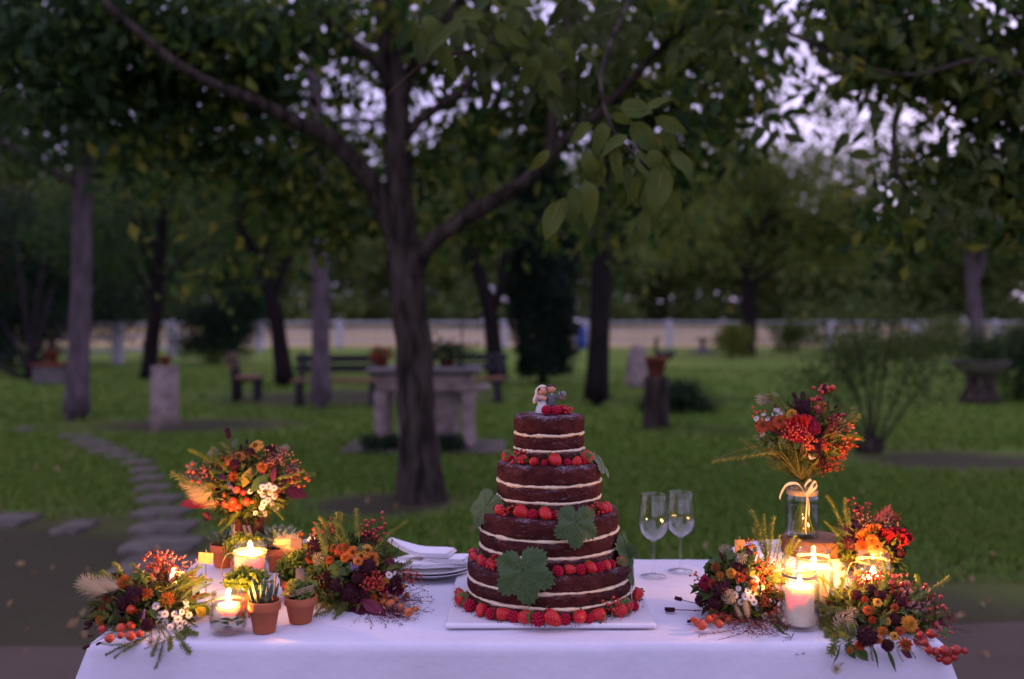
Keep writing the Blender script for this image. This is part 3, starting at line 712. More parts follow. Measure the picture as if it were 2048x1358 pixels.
tall(1192, 812, 1205, 'dark straight tree to the right of the cypress', .19, .13, 9, 43, bark='bark_dark', leaf=('tree_leaf', 'tree_leaf_olive'), mixp=[.6, .4], size=.12,
     crowns=[((b.x + .2, b.y, 6.0), (2.4, 2, 1.9), 62, 80, .6), ((b.x + .9, b.y, 3.7), (1.0, 1.0, .5), 12, 50, .45)])
# leaning slender trees
def lean(pts, label, r0, r1, seed, crowns, **k):
    return make_tree('tree', label, pts, r0, r1, crowns=crowns, seed=seed, **k)
b = G(572, 772); Y0 = b.y
lean([b - Vector((0, 0, .1)), P(560, 690, Y0), P(545, 600, Y0), P(515, 530, Y0), P(480, 440, Y0), P(470, 330, Y0)], 'slender leaning dark tree behind the small end-on bench', .2, .09, 44,
     [(P(480, 330, Y0), (2.6, 2, 1.6), 50, 70, .6), (P(560, 430, Y0 + 1), (1.5, 1.4, .8), 22, 60, .5)], bark='bark_dark', leaf=('tree_leaf', 'tree_leaf_dark', 'tree_leaf_olive'), mixp=[.5, .3, .2], size=.13,
     limbs=[([P(548, 610, Y0), P(565, 540, Y0), P(610, 470, Y0), P(640, 400, Y0)], .09, .04)])
b = G(298, 758); Y0 = b.y
lean([b - Vector((0, 0, .1)), P(303, 690, Y0), P(312, 620, Y0), P(318, 520, Y0), P(330, 400, Y0)], 'dark thin tree behind the stone pillar by the white fence', .21, .12, 45,
     [(P(320, 380, Y0), (3.4, 2.2, 2.4), 70, 70, .65), (P(200, 480, Y0 + 2), (2.2, 2, 1.2), 36, 70, .6)], bark='bark_dark', leaf=('tree_leaf_dark', 'tree_leaf'), mixp=[.7, .3], size=.14)
b = G(998, 772); Y0 = b.y
lean([b - Vector((0, 0, .1)), P(988, 700, Y0), P(982, 640, Y0), P(972, 590, Y0), P(952, 520, Y0), P(940, 430, Y0), P(930, 330, Y0)], 'dark forked tree just left of the cypress', .2, .1, 46,
     [(P(930, 300, Y0), (1.7, 1.5, 1.0), 20, 60, .6), (P(900, 470, Y0 + 1), (1.0, 1, .6), 12, 50, .5)], bark='bark_dark', leaf=('tree_leaf', 'tree_leaf_olive'), mixp=[.6, .4], size=.13,
     limbs=[([P(980, 630, Y0), P(1000, 580, Y0), P(1008, 500, Y0), P(1010, 400, Y0)], .11, .07)])
b = G(1492, 712); Y0 = b.y
lean([b - Vector((0, 0, .1)), P(1498, 660, Y0), P(1496, 580, Y0), P(1494, 500, Y0), P(1490, 400, Y0)], 'large olive-green tree with a straight dark trunk near the far fence', .34, .22, 47,
     [(P(1490, 410, Y0), (5.2, 4, 2.6), 100, 80, 1.1), (P(1400, 330, Y0), (2.6, 3, 1.8), 40, 80, 1.0), (P(1620, 400, Y0), (2.6, 2.6, 2.0), 50, 90, 1.0), (P(1680, 470, Y0), (1.6, 2, 1.4), 26, 80, .9), (P(1600, 180, Y0), (3.4, 3, 2.6), 34, 46, 1.0), (P(1380, 240, Y0), (2.4, 3, 2.0), 26, 46, 1.0), (P(1740, 330, Y0), (2.2, 2.5, 2.2), 22, 44, .9)], bark='bark_dark',
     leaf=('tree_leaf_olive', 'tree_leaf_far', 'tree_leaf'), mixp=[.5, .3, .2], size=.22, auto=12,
     limbs=[([P(1495, 540, Y0), P(1460, 490, Y0), P(1420, 470, Y0)], .14, .06), ([P(1495, 530, Y0), P(1540, 470, Y0), P(1600, 440, Y0)], .14, .06)])
Y0 = 24.0
lean([Vector(P(1956, 640, Y0)) - Vector((0, 0, 1.5)), P(1952, 640, Y0), P(1946, 580, Y0), P(1940, 520, Y0), P(1932, 440, Y0), P(1920, 300, Y0)], 'pale lilac-grey forked trunk rising behind the right-hand planters', .17, .10, 48,
     [(P(1940, 330, Y0), (2.6, 2, 1.4), 50, 70, .6), (P(2010, 450, Y0), (1.2, 1.4, .9), 24, 70, .55), (P(1810, 300, Y0), (1.6, 1.4, 1.3), 22, 46, .5), (P(1700, 190, Y0), (1.5, 1.4, 1.2), 20, 42, .5), (P(1850, 470, Y0), (.9, 1.2, .8), 10, 44, .45)], bark='bark_pale', leaf=('tree_leaf', 'tree_leaf_dark', 'tree_leaf_olive'), mixp=[.4, .4, .2], size=.14,
     limbs=[([P(1940, 520, Y0), P(1880, 420, Y0), P(1800, 330, Y0), P(1720, 260, Y0)], .08, .02), ([P(1946, 570, Y0), P(1962, 530, Y0), P(1972, 450, Y0)], .11, .06)])
# cypress: a dense dark column of upright sprays
b = G(1085, 768); Y0 = b.y
cyp = thing('cypress_tree', 'dense dark columnar cypress behind the wedding cake', 'tree', b)
mb = MB(); mb.tube([(0, 0, -.1), (.02, 0, .5), (0, 0, 3), (0, 0, 6.5)], [.26, .2, .14, .03], 10); mb.build('trunk', 'bark_dark', cyp)
g = np.random.default_rng(77); n = 30000; t = g.random(n) ** .85
h = .16 + t * 6.1; rad = .84 * np.sin(np.pi * np.clip(.16 + .80 * t, 0, 1)) ** .55 * (.75 + .35 * g.random(n)) * (1 - .35 * t); an = g.random(n) * 6.283
rad *= 1 + .22 * np.sin(an * 3 + h * 2.3)
rad *= np.sqrt(.35 + .65 * g.random(n))
pos = np.stack([rad * np.cos(an), rad * np.sin(an), h], 1)
tag(link('crown', leaf_cloud('crown', pos, .10 + .10 * g.random(n), ['evergreen'], 6, droop=-1.6, wide=.3), cyp), kind='stuff')

# trees standing further out on either side of the garden
for i, (x, y, lab) in enumerate(((-14.5, 19, 'bushy tree far out on the lawn to the left of the cottage path'), (-11.5, 10.5, 'dark tree on the lawn beyond the left edge of the terrace'), (13.5, 15, 'bushy tree on the lawn beyond the right-hand planter'), (17, 27, 'tall tree far right by the fence'))):
    make_tree('tree', lab, [(x, y, -.1), (x + .1, y, 1.5), (x - .1, y, 3.2), (x + .2, y, 5.5)], .2, .1, crowns=[((x, y, 5.2), (2.6, 2.4, 2.0), 60, 60, .6)], bark='bark_dark', leaf=('tree_leaf_dark', 'tree_leaf'), mixp=[.5, .5], size=.15, seed=81 + i)

# shrubs
def shrub(name, label, base, spots, leaf, size=.07, seed=1, stems=7, mixp=None, bark='bark_dark', cat='shrub', hr=.02):
    root = thing(name, label, cat, base); ps = []; cs = []
    for i, sp in enumerate(spots):
        c, p = clumps(*sp, seed=seed + i, hollow=.1); ps.append(p); cs.append(c)
    Pp = np.concatenate(ps); C = np.concatenate(cs); Pp = Pp[Pp[:, 2] > .03]
    mb = MB(); rr = random.Random(seed)
    for i in range(stems):
        c = Vector(C[rr.randrange(len(C))]) - base
        limb(mb, [Vector((rr.uniform(-.08, .08), rr.uniform(-.08, .08), -.02)), Vector((c.x * .45, c.y * .45, c.z * .55)), c], hr, hr * .3, 6, 8)
    mb.build('stem', bark, root)
    gg = np.random.default_rng(seed)
    tag(link('foliage', leaf_cloud('foliage', Pp - np.array(base), size * (.7 + .6 * gg.random(len(Pp))), list(leaf), seed, .3, .5, mixp), root), kind='stuff')
    return root
b = G(465, 728)
shrub('bush', 'big dark evergreen bush behind the end-on bench', b, [(P(450, 640, b.y), (1.25, 1.0, .95), 70, 110, .55), (P(430, 690, b.y), (1.2, 1.0, .6), 40, 90, .5), (P(500, 600, b.y), (.9, .9, .6), 30, 90, .5)], ('evergreen', 'tree_leaf_dark'), .11, 51, mixp=[.7, .3])
b = G(1740, 905); Y0 = b.y
mstem = thing('shrub', 'airy multi-stemmed shrub on the lawn behind the jar bouquet', 'shrub', b)
mb = MB()
mb.ell((0, 0, .05), (.16, .14, .12), 10, 6, wob=.4)
tips = []
for (bx, mx, my, tx, ty) in ((1735, 1722, 820, 1640, 640), (1740, 1735, 800, 1700, 620), (1745, 1760, 790, 1790, 620), (1750, 1790, 800, 1860, 660), (1752, 1800, 830, 1880, 720), (1730, 1700, 830, 1600, 740), (1742, 1745, 780, 1760, 600), (1738, 1715, 790, 1680, 700)):
    dy = rnd.uniform(-.4, .4)
    p0 = Vector(((bx - 1740) * Y0 / F, 0, 0)); p1 = P(mx, my, Y0 + dy * .5) - b; p2 = P(tx, ty, Y0 + dy) - b
    limb(mb, [p0, p1, p2], .020, .006, 6, 10); tips.append((p1, p2))
mb.build('stem', 'bark', mstem)
ps = []
g = np.random.default_rng(9)
for (p1, p2) in tips:
    for k in range(7):
        c = p1.lerp(p2, .3 + .12 * k + .05 * rnd.random()); ps.append(np.array(c) + g.normal(size=(58, 3)) * np.array([.17, .15, .12]))
Pp = np.concatenate(ps)
tag(link('foliage', leaf_cloud('foliage', Pp, .045 + .03 * g.random(len(Pp)), ['shrub_leaf'], 3, .3, .45), mstem), kind='stuff')
b = G(1355, 828)
shrub('bush', 'low dark bush beside the stump with the terracotta pot', b, [(b + Vector((.05, 0, .28)), (.34, .3, .24), 30, 70, .18), (b + Vector((-.3, .1, .15)), (.3, .2, .12), 14, 50, .14), (b + Vector((.35, 0, .12)), (.25, .2, .12), 12, 50, .14)], ('evergreen', 'tree_leaf_dark'), .06, 52, mixp=[.5, .5])
b = G(1462, 716)
shrub('bush', 'yellow-green bush at the foot of the large olive-green tree', b, [(b + Vector((0, -.3, .7)), (.8, .6, .6), 40, 70, .4)], ('tree_leaf_olive', 'shrub_leaf'), .11, 53, mixp=[.7, .3])
b = G(1575, 705)
shrub('bush', 'rounded green bush to the right of the large olive-green tree', b, [(b + Vector((.4, 0, .7)), (1.3, .7, .7), 50, 70, .5)], ('shrub_leaf', 'tree_leaf'), .12, 54, mixp=[.6, .4])
b = G(1840, 722)
shrub('bush', 'wide light-green bush by the far white gate', b, [(b + Vector((-.6, 0, .5)), (1.9, .8, .5), 60, 70, .45), (b + Vector((.8, 0, .8)), (1.0, .8, .7), 40, 60, .45)], ('shrub_leaf', 'tree_leaf_olive'), .11, 55, mixp=[.7, .3])
b = G(2035, 800)
shrub('bush', 'dark bush beside the bowl planter at the right edge', b, [(b + Vector((.0, 0, .8)), (.7, .5, .7), 50, 80, .35), (b + Vector((.3, -.4, .25)), (.6, .4, .25), 26, 60, .25)], ('tree_leaf_dark', 'shrub_leaf'), .08, 56, mixp=[.6, .4])
b = G(1700, 735)
shrub('bush', 'small loose bush on the lawn in front of the far fence', b, [(b + Vector((0, 0, .55)), (.9, .6, .55), 30, 60, .35)], ('shrub_leaf', 'tree_leaf'), .09, 57, mixp=[.6, .4])
b = G(60, 760)
shrub('hedge', 'tall black-green hedge at the left edge of the garden', b, [(P(30, 560, b.y + 6), (3.2, 2, 3.2), 140, 110, .8), (P(180, 560, b.y + 9), (3.0, 2, 2.4), 90, 100, .8)], ('evergreen', 'tree_leaf_dark'), .15, 58, mixp=[.7, .3], cat='hedge', hr=.08)

# the far wood beyond the field
g = np.random.default_rng(21); allp = []; mbw = MB()
for i in range(104):
    Yw = 88 + 40 * g.random(); px = (-350 + 2750 * (i + g.random()) / 64) if i < 64 else (-2300 + 1950 * (i - 64 + g.random()) / 20) if i < 84 else (2400 + 1950 * (i - 84 + g.random()) / 20)
    X = (px - 1024) * Yw / F; H = 15 + 6 * g.random()
    if 1540 < px < 1880: H = 10.5 + 2 * g.random()
    if 1740 < px < 1830: H = 7.5
    zb = hill(Yw)
    c, p = clumps((X, Yw, zb + H * .56), (3.8, 3.4, H * .46), int(44 + 2.2 * H), 80 if i < 64 else 46, 1.7, 700 + i, hollow=.25, flat=.9); allp.append(p)
    c, p = clumps((X, Yw - 2, zb + 1.3), (3.6, 1.6, 1.3), 14, 60, 1.2, 900 + i, hollow=.1, flat=.9); allp.append(p)
    limb(mbw, [(X, Yw, zb - .2), (X + g.normal() * .3, Yw, zb + H * .4), (X + g.normal() * .5, Yw, zb + H * .8)], .22, .08, 7, 6)
Pp = np.concatenate(allp)
wood = mbw.build('woodland', 'bark_pale'); tag(wood, 'far belt of hazy green trees beyond the dry field', 'woodland', kind='stuff')
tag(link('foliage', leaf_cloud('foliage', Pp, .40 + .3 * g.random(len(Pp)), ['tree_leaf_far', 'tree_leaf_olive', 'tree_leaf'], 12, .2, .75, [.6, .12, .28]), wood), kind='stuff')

# ------------------------------------------------------------------ white fence
fence = thing('fence', 'long white post-and-rail fence along the dry field', 'fence', (0, 51, 0))
FO = Vector((0, 51, 0))
posts = [(-60, 30, 1.5), (235, 32.2, 1.45), (345, 38, 1.4), (520, 46, 1.35), (678, 51, 1.3), (1010, 51, 1.3), (1172, 51, 1.3), (1338, 51, 1.32), (1660, 50.5, 1.35), (1990, 50, 1.35), (2330, 50, 1.35)]
pm = MB(); pm.box((0, 0, .66), (.32, .30, 1.36), bev=.04); pm.lathe([(.20, 1.34), (.18, 1.39), (0, 1.44)], 4); pmesh = pm.mesh('post', ['white_paint'])
pw = [Vector(((px - 1024) * Yp / F, Yp, 0)) for (px, Yp, _) in posts]
for w in pw: link('post', pmesh, fence, w - FO)
for a, c in zip(pw[:-1], pw[1:]):
    d = c - a; L = d.length; an = math.atan2(d.y, d.x)
    for z in (1.30, .85, .42):
        m = MB(); m.box((0, 0, 0), (L - .38, .07, .11), bev=.012)
        o = m.build('rail', 'white_paint', fence, (a + c) / 2 + Vector((0, 0, z)) - FO); o.rotation_euler = (0, 0, an)
gt = thing('gate_post', 'broad white gate pillar at the far right of the fence', 'pillar', P(1828, 695, 49.5) * 1)
gt.location.z = 0
m = MB(); m.box((0, 0, .62), (.5, .4, 1.24), bev=.03); m.build('shaft', 'white_paint', gt)
m = MB(); m.box((0, 0, 1.31), (1.15, .5, .14), bev=.03); m.build('cap', 'white_paint', gt)
bb = P(1162, 700, 49.5); bb.z = 0
bn = thing('barrel', 'bright blue barrel against the far white fence', 'barrel', bb)
m = MB(); m.lathe([(0, 0), (.26, 0), (.29, .06), (.29, .36), (.31, .39), (.29, .42), (.29, .74), (.31, .77), (.29, .80), (.28, 1.05), (.25, 1.10), (0, 1.10)], 16); m.build('body', 'blue_plastic', bn)
m = MB(); m.lathe([(0, 1.105), (.20, 1.105), (.20, 1.14), (0, 1.15)], 16); m.build('lid', 'blue_plastic', bn)

# ------------------------------------------------------------------ garden things
def bench(label, loc, rz, L, back='bench_frame'):
    t = thing('bench', label, 'bench', loc, 'garden benches', rz)
    for k in range(3):
        m = MB(); m.box((0, -.13 + .13 * k, .43), (L, .115, .045), bev=.008); m.build('seat_plank', 'bench_wood', t)
    for k in range(2):
        m = MB(); m.box((0, .25 + .02 * k, .62 + .16 * k), (L, .04, .13), bev=.008); m.build('back_plank', back, t)
    for sx in (-1, 1):
        m = MB(); m.box((sx * (L / 2 - .12), -.17, .20), (.09, .09, .41), bev=.008); m.build('leg', 'bench_frame', t)
        m = MB(); m.tube([(sx * (L / 2 - .12), .18, 0), (sx * (L / 2 - .12), .20, .42), (sx * (L / 2 - .12), .285, .88)], [.055, .055, .045], 4); m.build('leg', 'bench_frame', t)
        m = MB(); m.box((sx * (L / 2 - .12), .01, .385), (.07, .30, .05), bev=.008); m.build('bracket', 'bench_frame', t)
    return t
b = G(496, 802); bench('small wooden bench seen end-on at the left of the group', b, R(90) + .15, .9, 'bench_wood')
b = G(662, 818); bench('long bench with dark frame behind the tall pale trunk', b + Vector((0, .5, 0)), .03, 1.45)
b = G(955, 806); bench('dark bench half hidden behind the stone garden table', b, -.15, .95)

def pot_mesh(r, h, m='terracotta', rim=.25):
    b_ = MB()
    b_.lathe([(0, 0), (r * .66, 0), (r * .68, h * .02), (r * .90, h * (1 - rim)), (r * .97, h * (1 - rim)), (r * 1.0, h * (1 - rim) + .002), (r * 1.04, h * .985), (r * 1.02, h), (r * .93, h), (r * .90, h * .97), (r * .86, h * .80), (0, h * .80)], 28)
    return b_.mesh('pot', [m])
# stone pillar with small pot
b = G(330, 863)
pil = thing('stone_pillar', 'square pale stone pillar standing on the lawn at left', 'pillar', b)
m = MB(); Lz = .84
vs = []; 
for z, k in ((-.05, 1.0), (.2, .99), (.5, .97), (.78, .96)):
    vs.append((z, k))
m.lathe([(0, -.05), (.205, -.05), (.20, .3), (.195, .76), (.18, .80)], 4, M=Matrix.Rotation(R(45), 3, 'Z'))
o = m.build('shaft', 'stone_pale', pil)
m = MB(); m.box((0, 0, .815), (.275, .275, .05), bev=.012); m.build('cap', 'stone_pale', pil)
pp = link('flower_pot', pot_mesh(.075, .13, 'pot_old')); pp.location = b + Vector((0, 0, .842)); tag(pp, 'small dark terracotta pot on top of the stone pillar', 'flower pot')
# stone garden table
b = G(848, 905); b.y += .25
st = thing('stone_table', 'old stone garden table on thick legs behind the forked tree', 'stone table', b)
m = MB(); m.box((0, 0, .025), (1.75, .95, .06), bev=.02); m.build('base_slab', 'stone_path', st)
for sx in (-1, 1):
    for sy in (-1, 1):
        m = MB(); m.lathe([(0, .05), (.085, .05), (.08, .12), (.06, .2), (.065, .45), (.075, .6), (.07, .66), (0, .66)], 12); m.build('leg', 'stone_pale', st, (sx * .47, sy * .26, 0))
m = MB(); m.box((0, 0, .755), (1.02, .66, .19), bev=.02); m.build('apron', 'stone_pale', st)
m = MB(); m.box((0, 0, .885), (1.24, .86, .06), bev=.02); m.build('table_top', 'stone_dark', st)
m = MB(); m.box((.22, .05, .355), (.28, .22, .6), bev=.02); m.build('centre_block', 'stone_pale', st)
m = MB(); m.box((-.22, .15, .355), (.2, .2, .6), bev=.02); m.build('centre_block', 'stone_pale', st)
m = MB(); m.box((.56, -.12, .70), (.30, .4, .055), bev=.015); m.build('side_shelf', 'stone_pale', st)
tp = b + Vector((-.5, .05, .917))
gp = thing('flower_pot', 'pot of red flowers on the left of the stone table', 'potted plant', tp)
link('pot', pot_mesh(.09, .11, 'pot_old'), gp)
g = np.random.default_rng(2); tag(link('foliage', leaf_cloud('foliage', g.normal(size=(260, 3)) * np.array([.07, .06, .035]) + np.array([0, 0, .14]), np.full(260, .05), ['geranium', 'shrub_leaf'], 4, -.2, .6, [.6, .4]), gp), kind='stuff')
tp = b + Vector((.22, .1, .917))
gp = thing('potted_plant', 'green leafy potted plant on the right of the stone table', 'potted plant', tp)
link('pot', pot_mesh(.10, .09, 'pot_old'), gp)
tag(link('foliage', leaf_cloud('foliage', g.normal(size=(420, 3)) * np.array([.14, .10, .06]) + np.array([0, 0, .16]), np.full(420, .07), ['shrub_leaf', 'evergreen'], 5, -.2, .5, [.4, .6]), gp), kind='stuff')
hk = thing('iron_crook', 'thin black iron plant crook standing on the stone table', 'plant hook', b + Vector((.39, .12, .915)))
m = MB(); m.lathe([(0, 0), (.06, 0), (.05, .02), (0, .025)], 12); m.build('foot', 'iron', hk)
m = MB(); m.tube(smooth_path([(0, 0, .02), (0, 0, .3), (0, 0, .52), (-.03, 0, .58), (-.09, 0, .56)], 14), .008, 6); m.build('rod', 'iron', hk)
for i, (px, w_) in enumerate(((765, .22), (892, .2))):
    bs = G(px, 908)
    shrub('ground_plant', ('dark ivy clump at the left feet of the stone table', 'dark ivy clump at the right feet of the stone table')[i], bs, [(bs + Vector((0, .02, .10)), (w_, .14, .09), 22, 50, .10)], ('evergreen', 'tree_leaf_dark'), .05, 61 + i, mixp=[.6, .4], cat='ivy', hr=.006)
# standing stone
b = G(1275, 776)
m = MB()
m.lathe([(0, -.05), (.22, -.05), (.235, .2), (.22, .5), (.19, .75), (.12, .9), (0, .93)], 14, M=Matrix.Diagonal((1, .6, 1)), wob=lambda r, z, a: (r * (1 + .18 * noise.noise(Vector((math.cos(a) * 1.5, math.sin(a) * 1.5, z * 2)))), z))
o = m.build('standing_stone', 'stone_pale', None, b); tag(o, 'upright grey boulder standing on the lawn near the cypress', 'boulder')
# stump with pot
b = G(1312, 858)
m = MB(); m.lathe([(0, -.05), (.21, -.05), (.185, .06), (.165, .2), (.155, .45), (.16, .66), (.15, .69), (0, .70)], 16, wob=lambda r, z, a: (r * (1 + .12 * noise.noise(Vector((math.cos(a) * 2, math.sin(a) * 2, z * 1.5)))), z))
o = m.build('tree_stump', 'bark', None, b); tag(o, 'tall dark stump carrying the plain terracotta pot', 'tree stump')
o = link('flower_pot', pot_mesh(.15, .25, 'pot_old')); o.location = b + Vector((0, 0, .70)); tag(o, 'empty terracotta pot on the tall stump', 'flower pot')
# bird-shaped garden ornament
b = G(1322, 735)
bd = thing('bird_ornament', 'small dark bird-shaped ornament standing on the lawn', 'ornament', b)
m = MB(); m.tube(smooth_path([(.45, 0, .50), (.25, 0, .38), (0, 0, .36), (-.14, 0, .5), (-.15, 0, .72), (-.1, 0, .86), (-.2, 0, .84)], 20), [.02, .06, .10, .13, .15, .15, .14, .12, .10, .08, .07, .06, .055, .055, .06, .065, .065, .05, .03, .012], 10)
m.build('body', 'iron', bd)
for sx in (-.03, .1):
    m = MB(); m.tube([(sx, 0, .3), (sx, 0, 0)], .025, 6); m.build('leg', 'iron', bd)
b = G(1405, 708)
m = MB(); m.lathe([(0, -.02), (.6, -.02), (.62, .08), (.25, .16), (.2, .3), (.12, .34), (.1, .55), (.3, .62), (.34, .68), (0, .70)], 14)
o = m.build('birdbath', 'stone_dark', None, b); tag(o, 'low dark stone birdbath far back on the lawn', 'birdbath')
# bowl planter on stump at the right
b = G(1960, 806)
pl = thing('planter', 'wide dark bowl planter on a stump pedestal at right', 'planter', b)
m = MB(); m.lathe([(0, -.05), (.40, -.05), (.33, .12), (.24, .3), (.26, .46), (0, .48)], 14, wob=lambda r, z, a: (r * (1 + .15 * noise.noise(Vector((math.cos(a) * 2, math.sin(a) * 2, z * 2)))), z)); m.build('pedestal', 'bark', pl)
m = MB(); m.lathe([(0, .46), (.2, .47), (.42, .60), (.50, .72), (.52, .74), (.47, .73), (.38, .64), (0, .60)], 20); m.build('bowl', 'stone_dark', pl)
g = np.random.default_rng(6); tag(link('foliage', leaf_cloud('foliage', g.normal(size=(900, 3)) * np.array([.24, .2, .16]) + np.array([0, 0, .92]), np.full(900, .10), ['shrub_leaf', 'tree_leaf_dark'], 5, -.4, .4, [.4, .6]), pl), kind='stuff')
b = G(102, 768)
p2 = thing('trough', 'old brick-red trough planter at left under the dark hedge', 'planter', b)
m = MB(); m.box((0, 0, .20), (.66, .4, .40), bev=.02); m.build('body', 'stone_dark', p2)
m = MB(); m.box((0, 0, .43), (.76, .48, .06), bev=.015); m.build('rim', 'pot_old', p2)
o = link('flower_pot', pot_mesh(.16, .3, 'pot_old')); o.location = b + Vector((.02, 0, .46)); tag(o, 'dull red clay pot standing on the old trough', 'flower pot')
# house corner at far left
b = Vector((-20.5, 33, 0))
hs = thing('house', 'dark blue-grey cottage corner with red roof at the left edge', 'house', b)
m = MB(); m.box((0, 0, 1.25), (5.6, 5, 2.5), bev=.02); m.build('wall', 'house_wall', hs)
m = MB(); m.add([(-3.1, -2.8, 2.4), (3.1, -2.8, 2.4), (3.1, 2.8, 2.4), (-3.1, 2.8, 2.4), (-3.1, 0, 4.0), (3.1, 0, 4.0), (-3.1, -2.8, 2.52), (3.1, -2.8, 2.52), (3.1, 2.8, 2.52), (-3.1, 2.8, 2.52)],
                [(0, 3, 2, 1), (6, 7, 5, 4), (8, 9, 4, 5), (0, 1, 7, 6), (2, 3, 9, 8), (1, 2, 8, 5, 7), (3, 0, 6, 4, 9)], flat=True); m.build('roof', 'roof_tile', hs)
for wx in (-1.3, 1.3):
    m = MB(); m.box((wx, -2.52, 1.4), (.9, .06, 1.1), bev=.01); w_ = m.build('window', 'white_paint', hs)
    m = MB(); m.box((wx, -2.555, 1.4), (.76, .02, .96)); m.build('pane', 'iron', w_)

# ------------------------------------------------------------------ table and cloth
X0, X1, YF, YB = -.897, .915, 2.085, 2.835
tb = thing('table', 'long rectangular table hidden under the white cloth', 'table', ((X0 + X1) / 2, (YF + YB) / 2, .03))
m = MB(); m.box((0, 0, .695), (X1 - X0 - .03, YB - YF - .03, .03), bev=.004); m.build('table_top', 'bench_wood', tb)
for sx in (-1, 1):
    for sy in (-1, 1):
        m = MB(); m.tube([(sx * .8, sy * .31, 0), (sx * .8, sy * .31, .68)], .018, 8); m.build('leg', 'iron', tb)
def make_cloth():
    nx, ny = 150, 62; mb = MB(); idx = {}
    r = .012
    for j in range(ny + 1):
        for i in range(nx + 1):
            x = X0 + r + (X1 - X0 - 2 * r) * i / nx; y = YF + r + (YB - YF - 2 * r) * j / ny
            z = TZ - .0022 + .0022 * noise.noise(Vector((x * 5, y * 7, 0))) + .0022 * noise.noise(Vector((x * 2.5, y * 20, 3))) + .0010 * noise.noise(Vector((x * 14, y * 9, 8)))
            # flattened ironing creases
            for cx in (-.45, .05, .5): z += .0014 * math.exp(-((x - cx) / .006) ** 2)
            z += .0012 * math.exp(-((y - 2.5) / .006) ** 2)
            idx[(i, j)] = len(mb.v); mb.v.append((x, y, min(z, TZ)))
    for j in range(ny):
        for i in range(nx):
            mb.f.append((idx[(i, j)], idx[(i + 1, j)], idx[(i + 1, j + 1)], idx[(i, j + 1)])); mb.m.append(0); mb.flat.append(False)
    loop = [(i, 0) for i in range(nx)] + [(nx, j) for j in range(ny)] + [(i, ny) for i in range(nx, 0, -1)] + [(0, j) for j in range(ny, 0, -1)]
    per = 0; prev = [idx[k] for k in loop]; base = [Vector(mb.v[k]) for k in prev]; nl = len(loop)
    nrm = []
    for (i, j) in loop:
        n_ = Vector((0, 0, 0))
        if i < 8: n_.x -= (1 - i / 8)
        if i > nx - 8: n_.x += (1 - (nx - i) / 8)
        if j < 8: n_.y -= (1 - j / 8)
        if j > ny - 8: n_.y += (1 - (ny - j) / 8)
        c = []
        if i == 0: c.append(Vector((-1, 0, 0)))
        if i == nx: c.append(Vector((1, 0, 0)))
        if j == 0: c.append(Vector((0, -1, 0)))
        if j == ny: c.append(Vector((0, 1, 0)))
        side = sum(c, Vector((0, 0, 0))).normalized()
        nrm.append((side * .8 + n_.normalized() * .2).normalized() if n_.length > 0 else side)
    steps = [(.35, .25), (.75, .7), (.98, 1.3)] + [(1.0, 1.3 + d / r) for d in (.01, .03, .06, .10, .15, .20, .26, .32, .38, .44, .5, .56, .62)]
    s_acc = [0]
    for a, c in zip(base, base[1:] + base[:1]): s_acc.append(s_acc[-1] + (a - c).length)
    for (o, dz) in steps:
        cur = []
        drop = max(0, dz * r - .016)
        for k in range(nl):
            s0 = s_acc[k]; w = noise.noise(Vector((s0 * 3.0, 0, 1.7))) * .055 + noise.noise(Vector((s0 * 8, drop * 1.5, 5))) * .030 + noise.noise(Vector((s0 * 17, drop * 5, 9))) * .008
            amp = min(1, drop / .45)
            corner = abs(nrm[k].x * nrm[k].y) * 2
            off = r * o + amp * (w + .018) + corner * drop * .34 + drop * (.20 if abs(nrm[k].x) > .8 else .04)
            p = base[k] + nrm[k] * off + Vector((0, 0, -r * min(dz, 1.3) - drop))
            cur.append(len(mb.v)); mb.v.append(tuple(p))
        for k in range(nl):
            kk = (k + 1) % nl
            mb.f.append((prev[k], cur[k], cur[kk], prev[kk])); mb.m.append(0); mb.flat.append(False)
        prev = cur
    o = mb.build('tablecloth', 'cloth'); tag(o, 'white cotton tablecloth draped over the long table to near the ground', 'tablecloth')
make_cloth()

# ------------------------------------------------------------------ wedding cake
CX, CY = (1098 - 1024) * 2.38 / F, 2.38
bo = MB(); bo.box((0, 0, .007), (.462, .43, .012), bev=.004)
o = bo.build('cake_board', 'board', None, (CX - .003, CY + .012, TZ)); tag(o, 'flat square white board under the wedding cake', 'cake board')
cake = thing('wedding_cake', 'four-tier naked chocolate cake with cream layers and berries', 'cake', (CX, CY, TZ + .0135))
TIERS = [(.194, 0, .100), (.165, .100, .215), (.123, .215, .329), (.0825, .329, .439)]
def noisy(seed, amp, zamp, fr=3.0):
    def f(r, z, a):
        v = Vector((math.cos(a) * fr, math.sin(a) * fr, seed))
        return (r + amp * noise.noise(v * 1.0 + Vector((0, 0, z * 60))) + amp * .5 * noise.noise(v * 6 + Vector((0, 0, z * 200))), z + zamp * noise.noise(v * .7) + zamp * .35 * noise.noise(v * 3))
    return f
def crumbly(seed, amp, zamp):
    f0 = noisy(seed, amp, zamp)
    def f(r, z, a):
        rr, zz = f0(r, z, a)
        if r > .02:
            v = Vector((math.cos(a) * r * 160, math.sin(a) * r * 160, z * 160 + seed))
            k = noise.noise(v); rr -= max(0, k - .25) * .0034 + .0006 * noise.noise(v * 3)
        return rr, zz
    return f
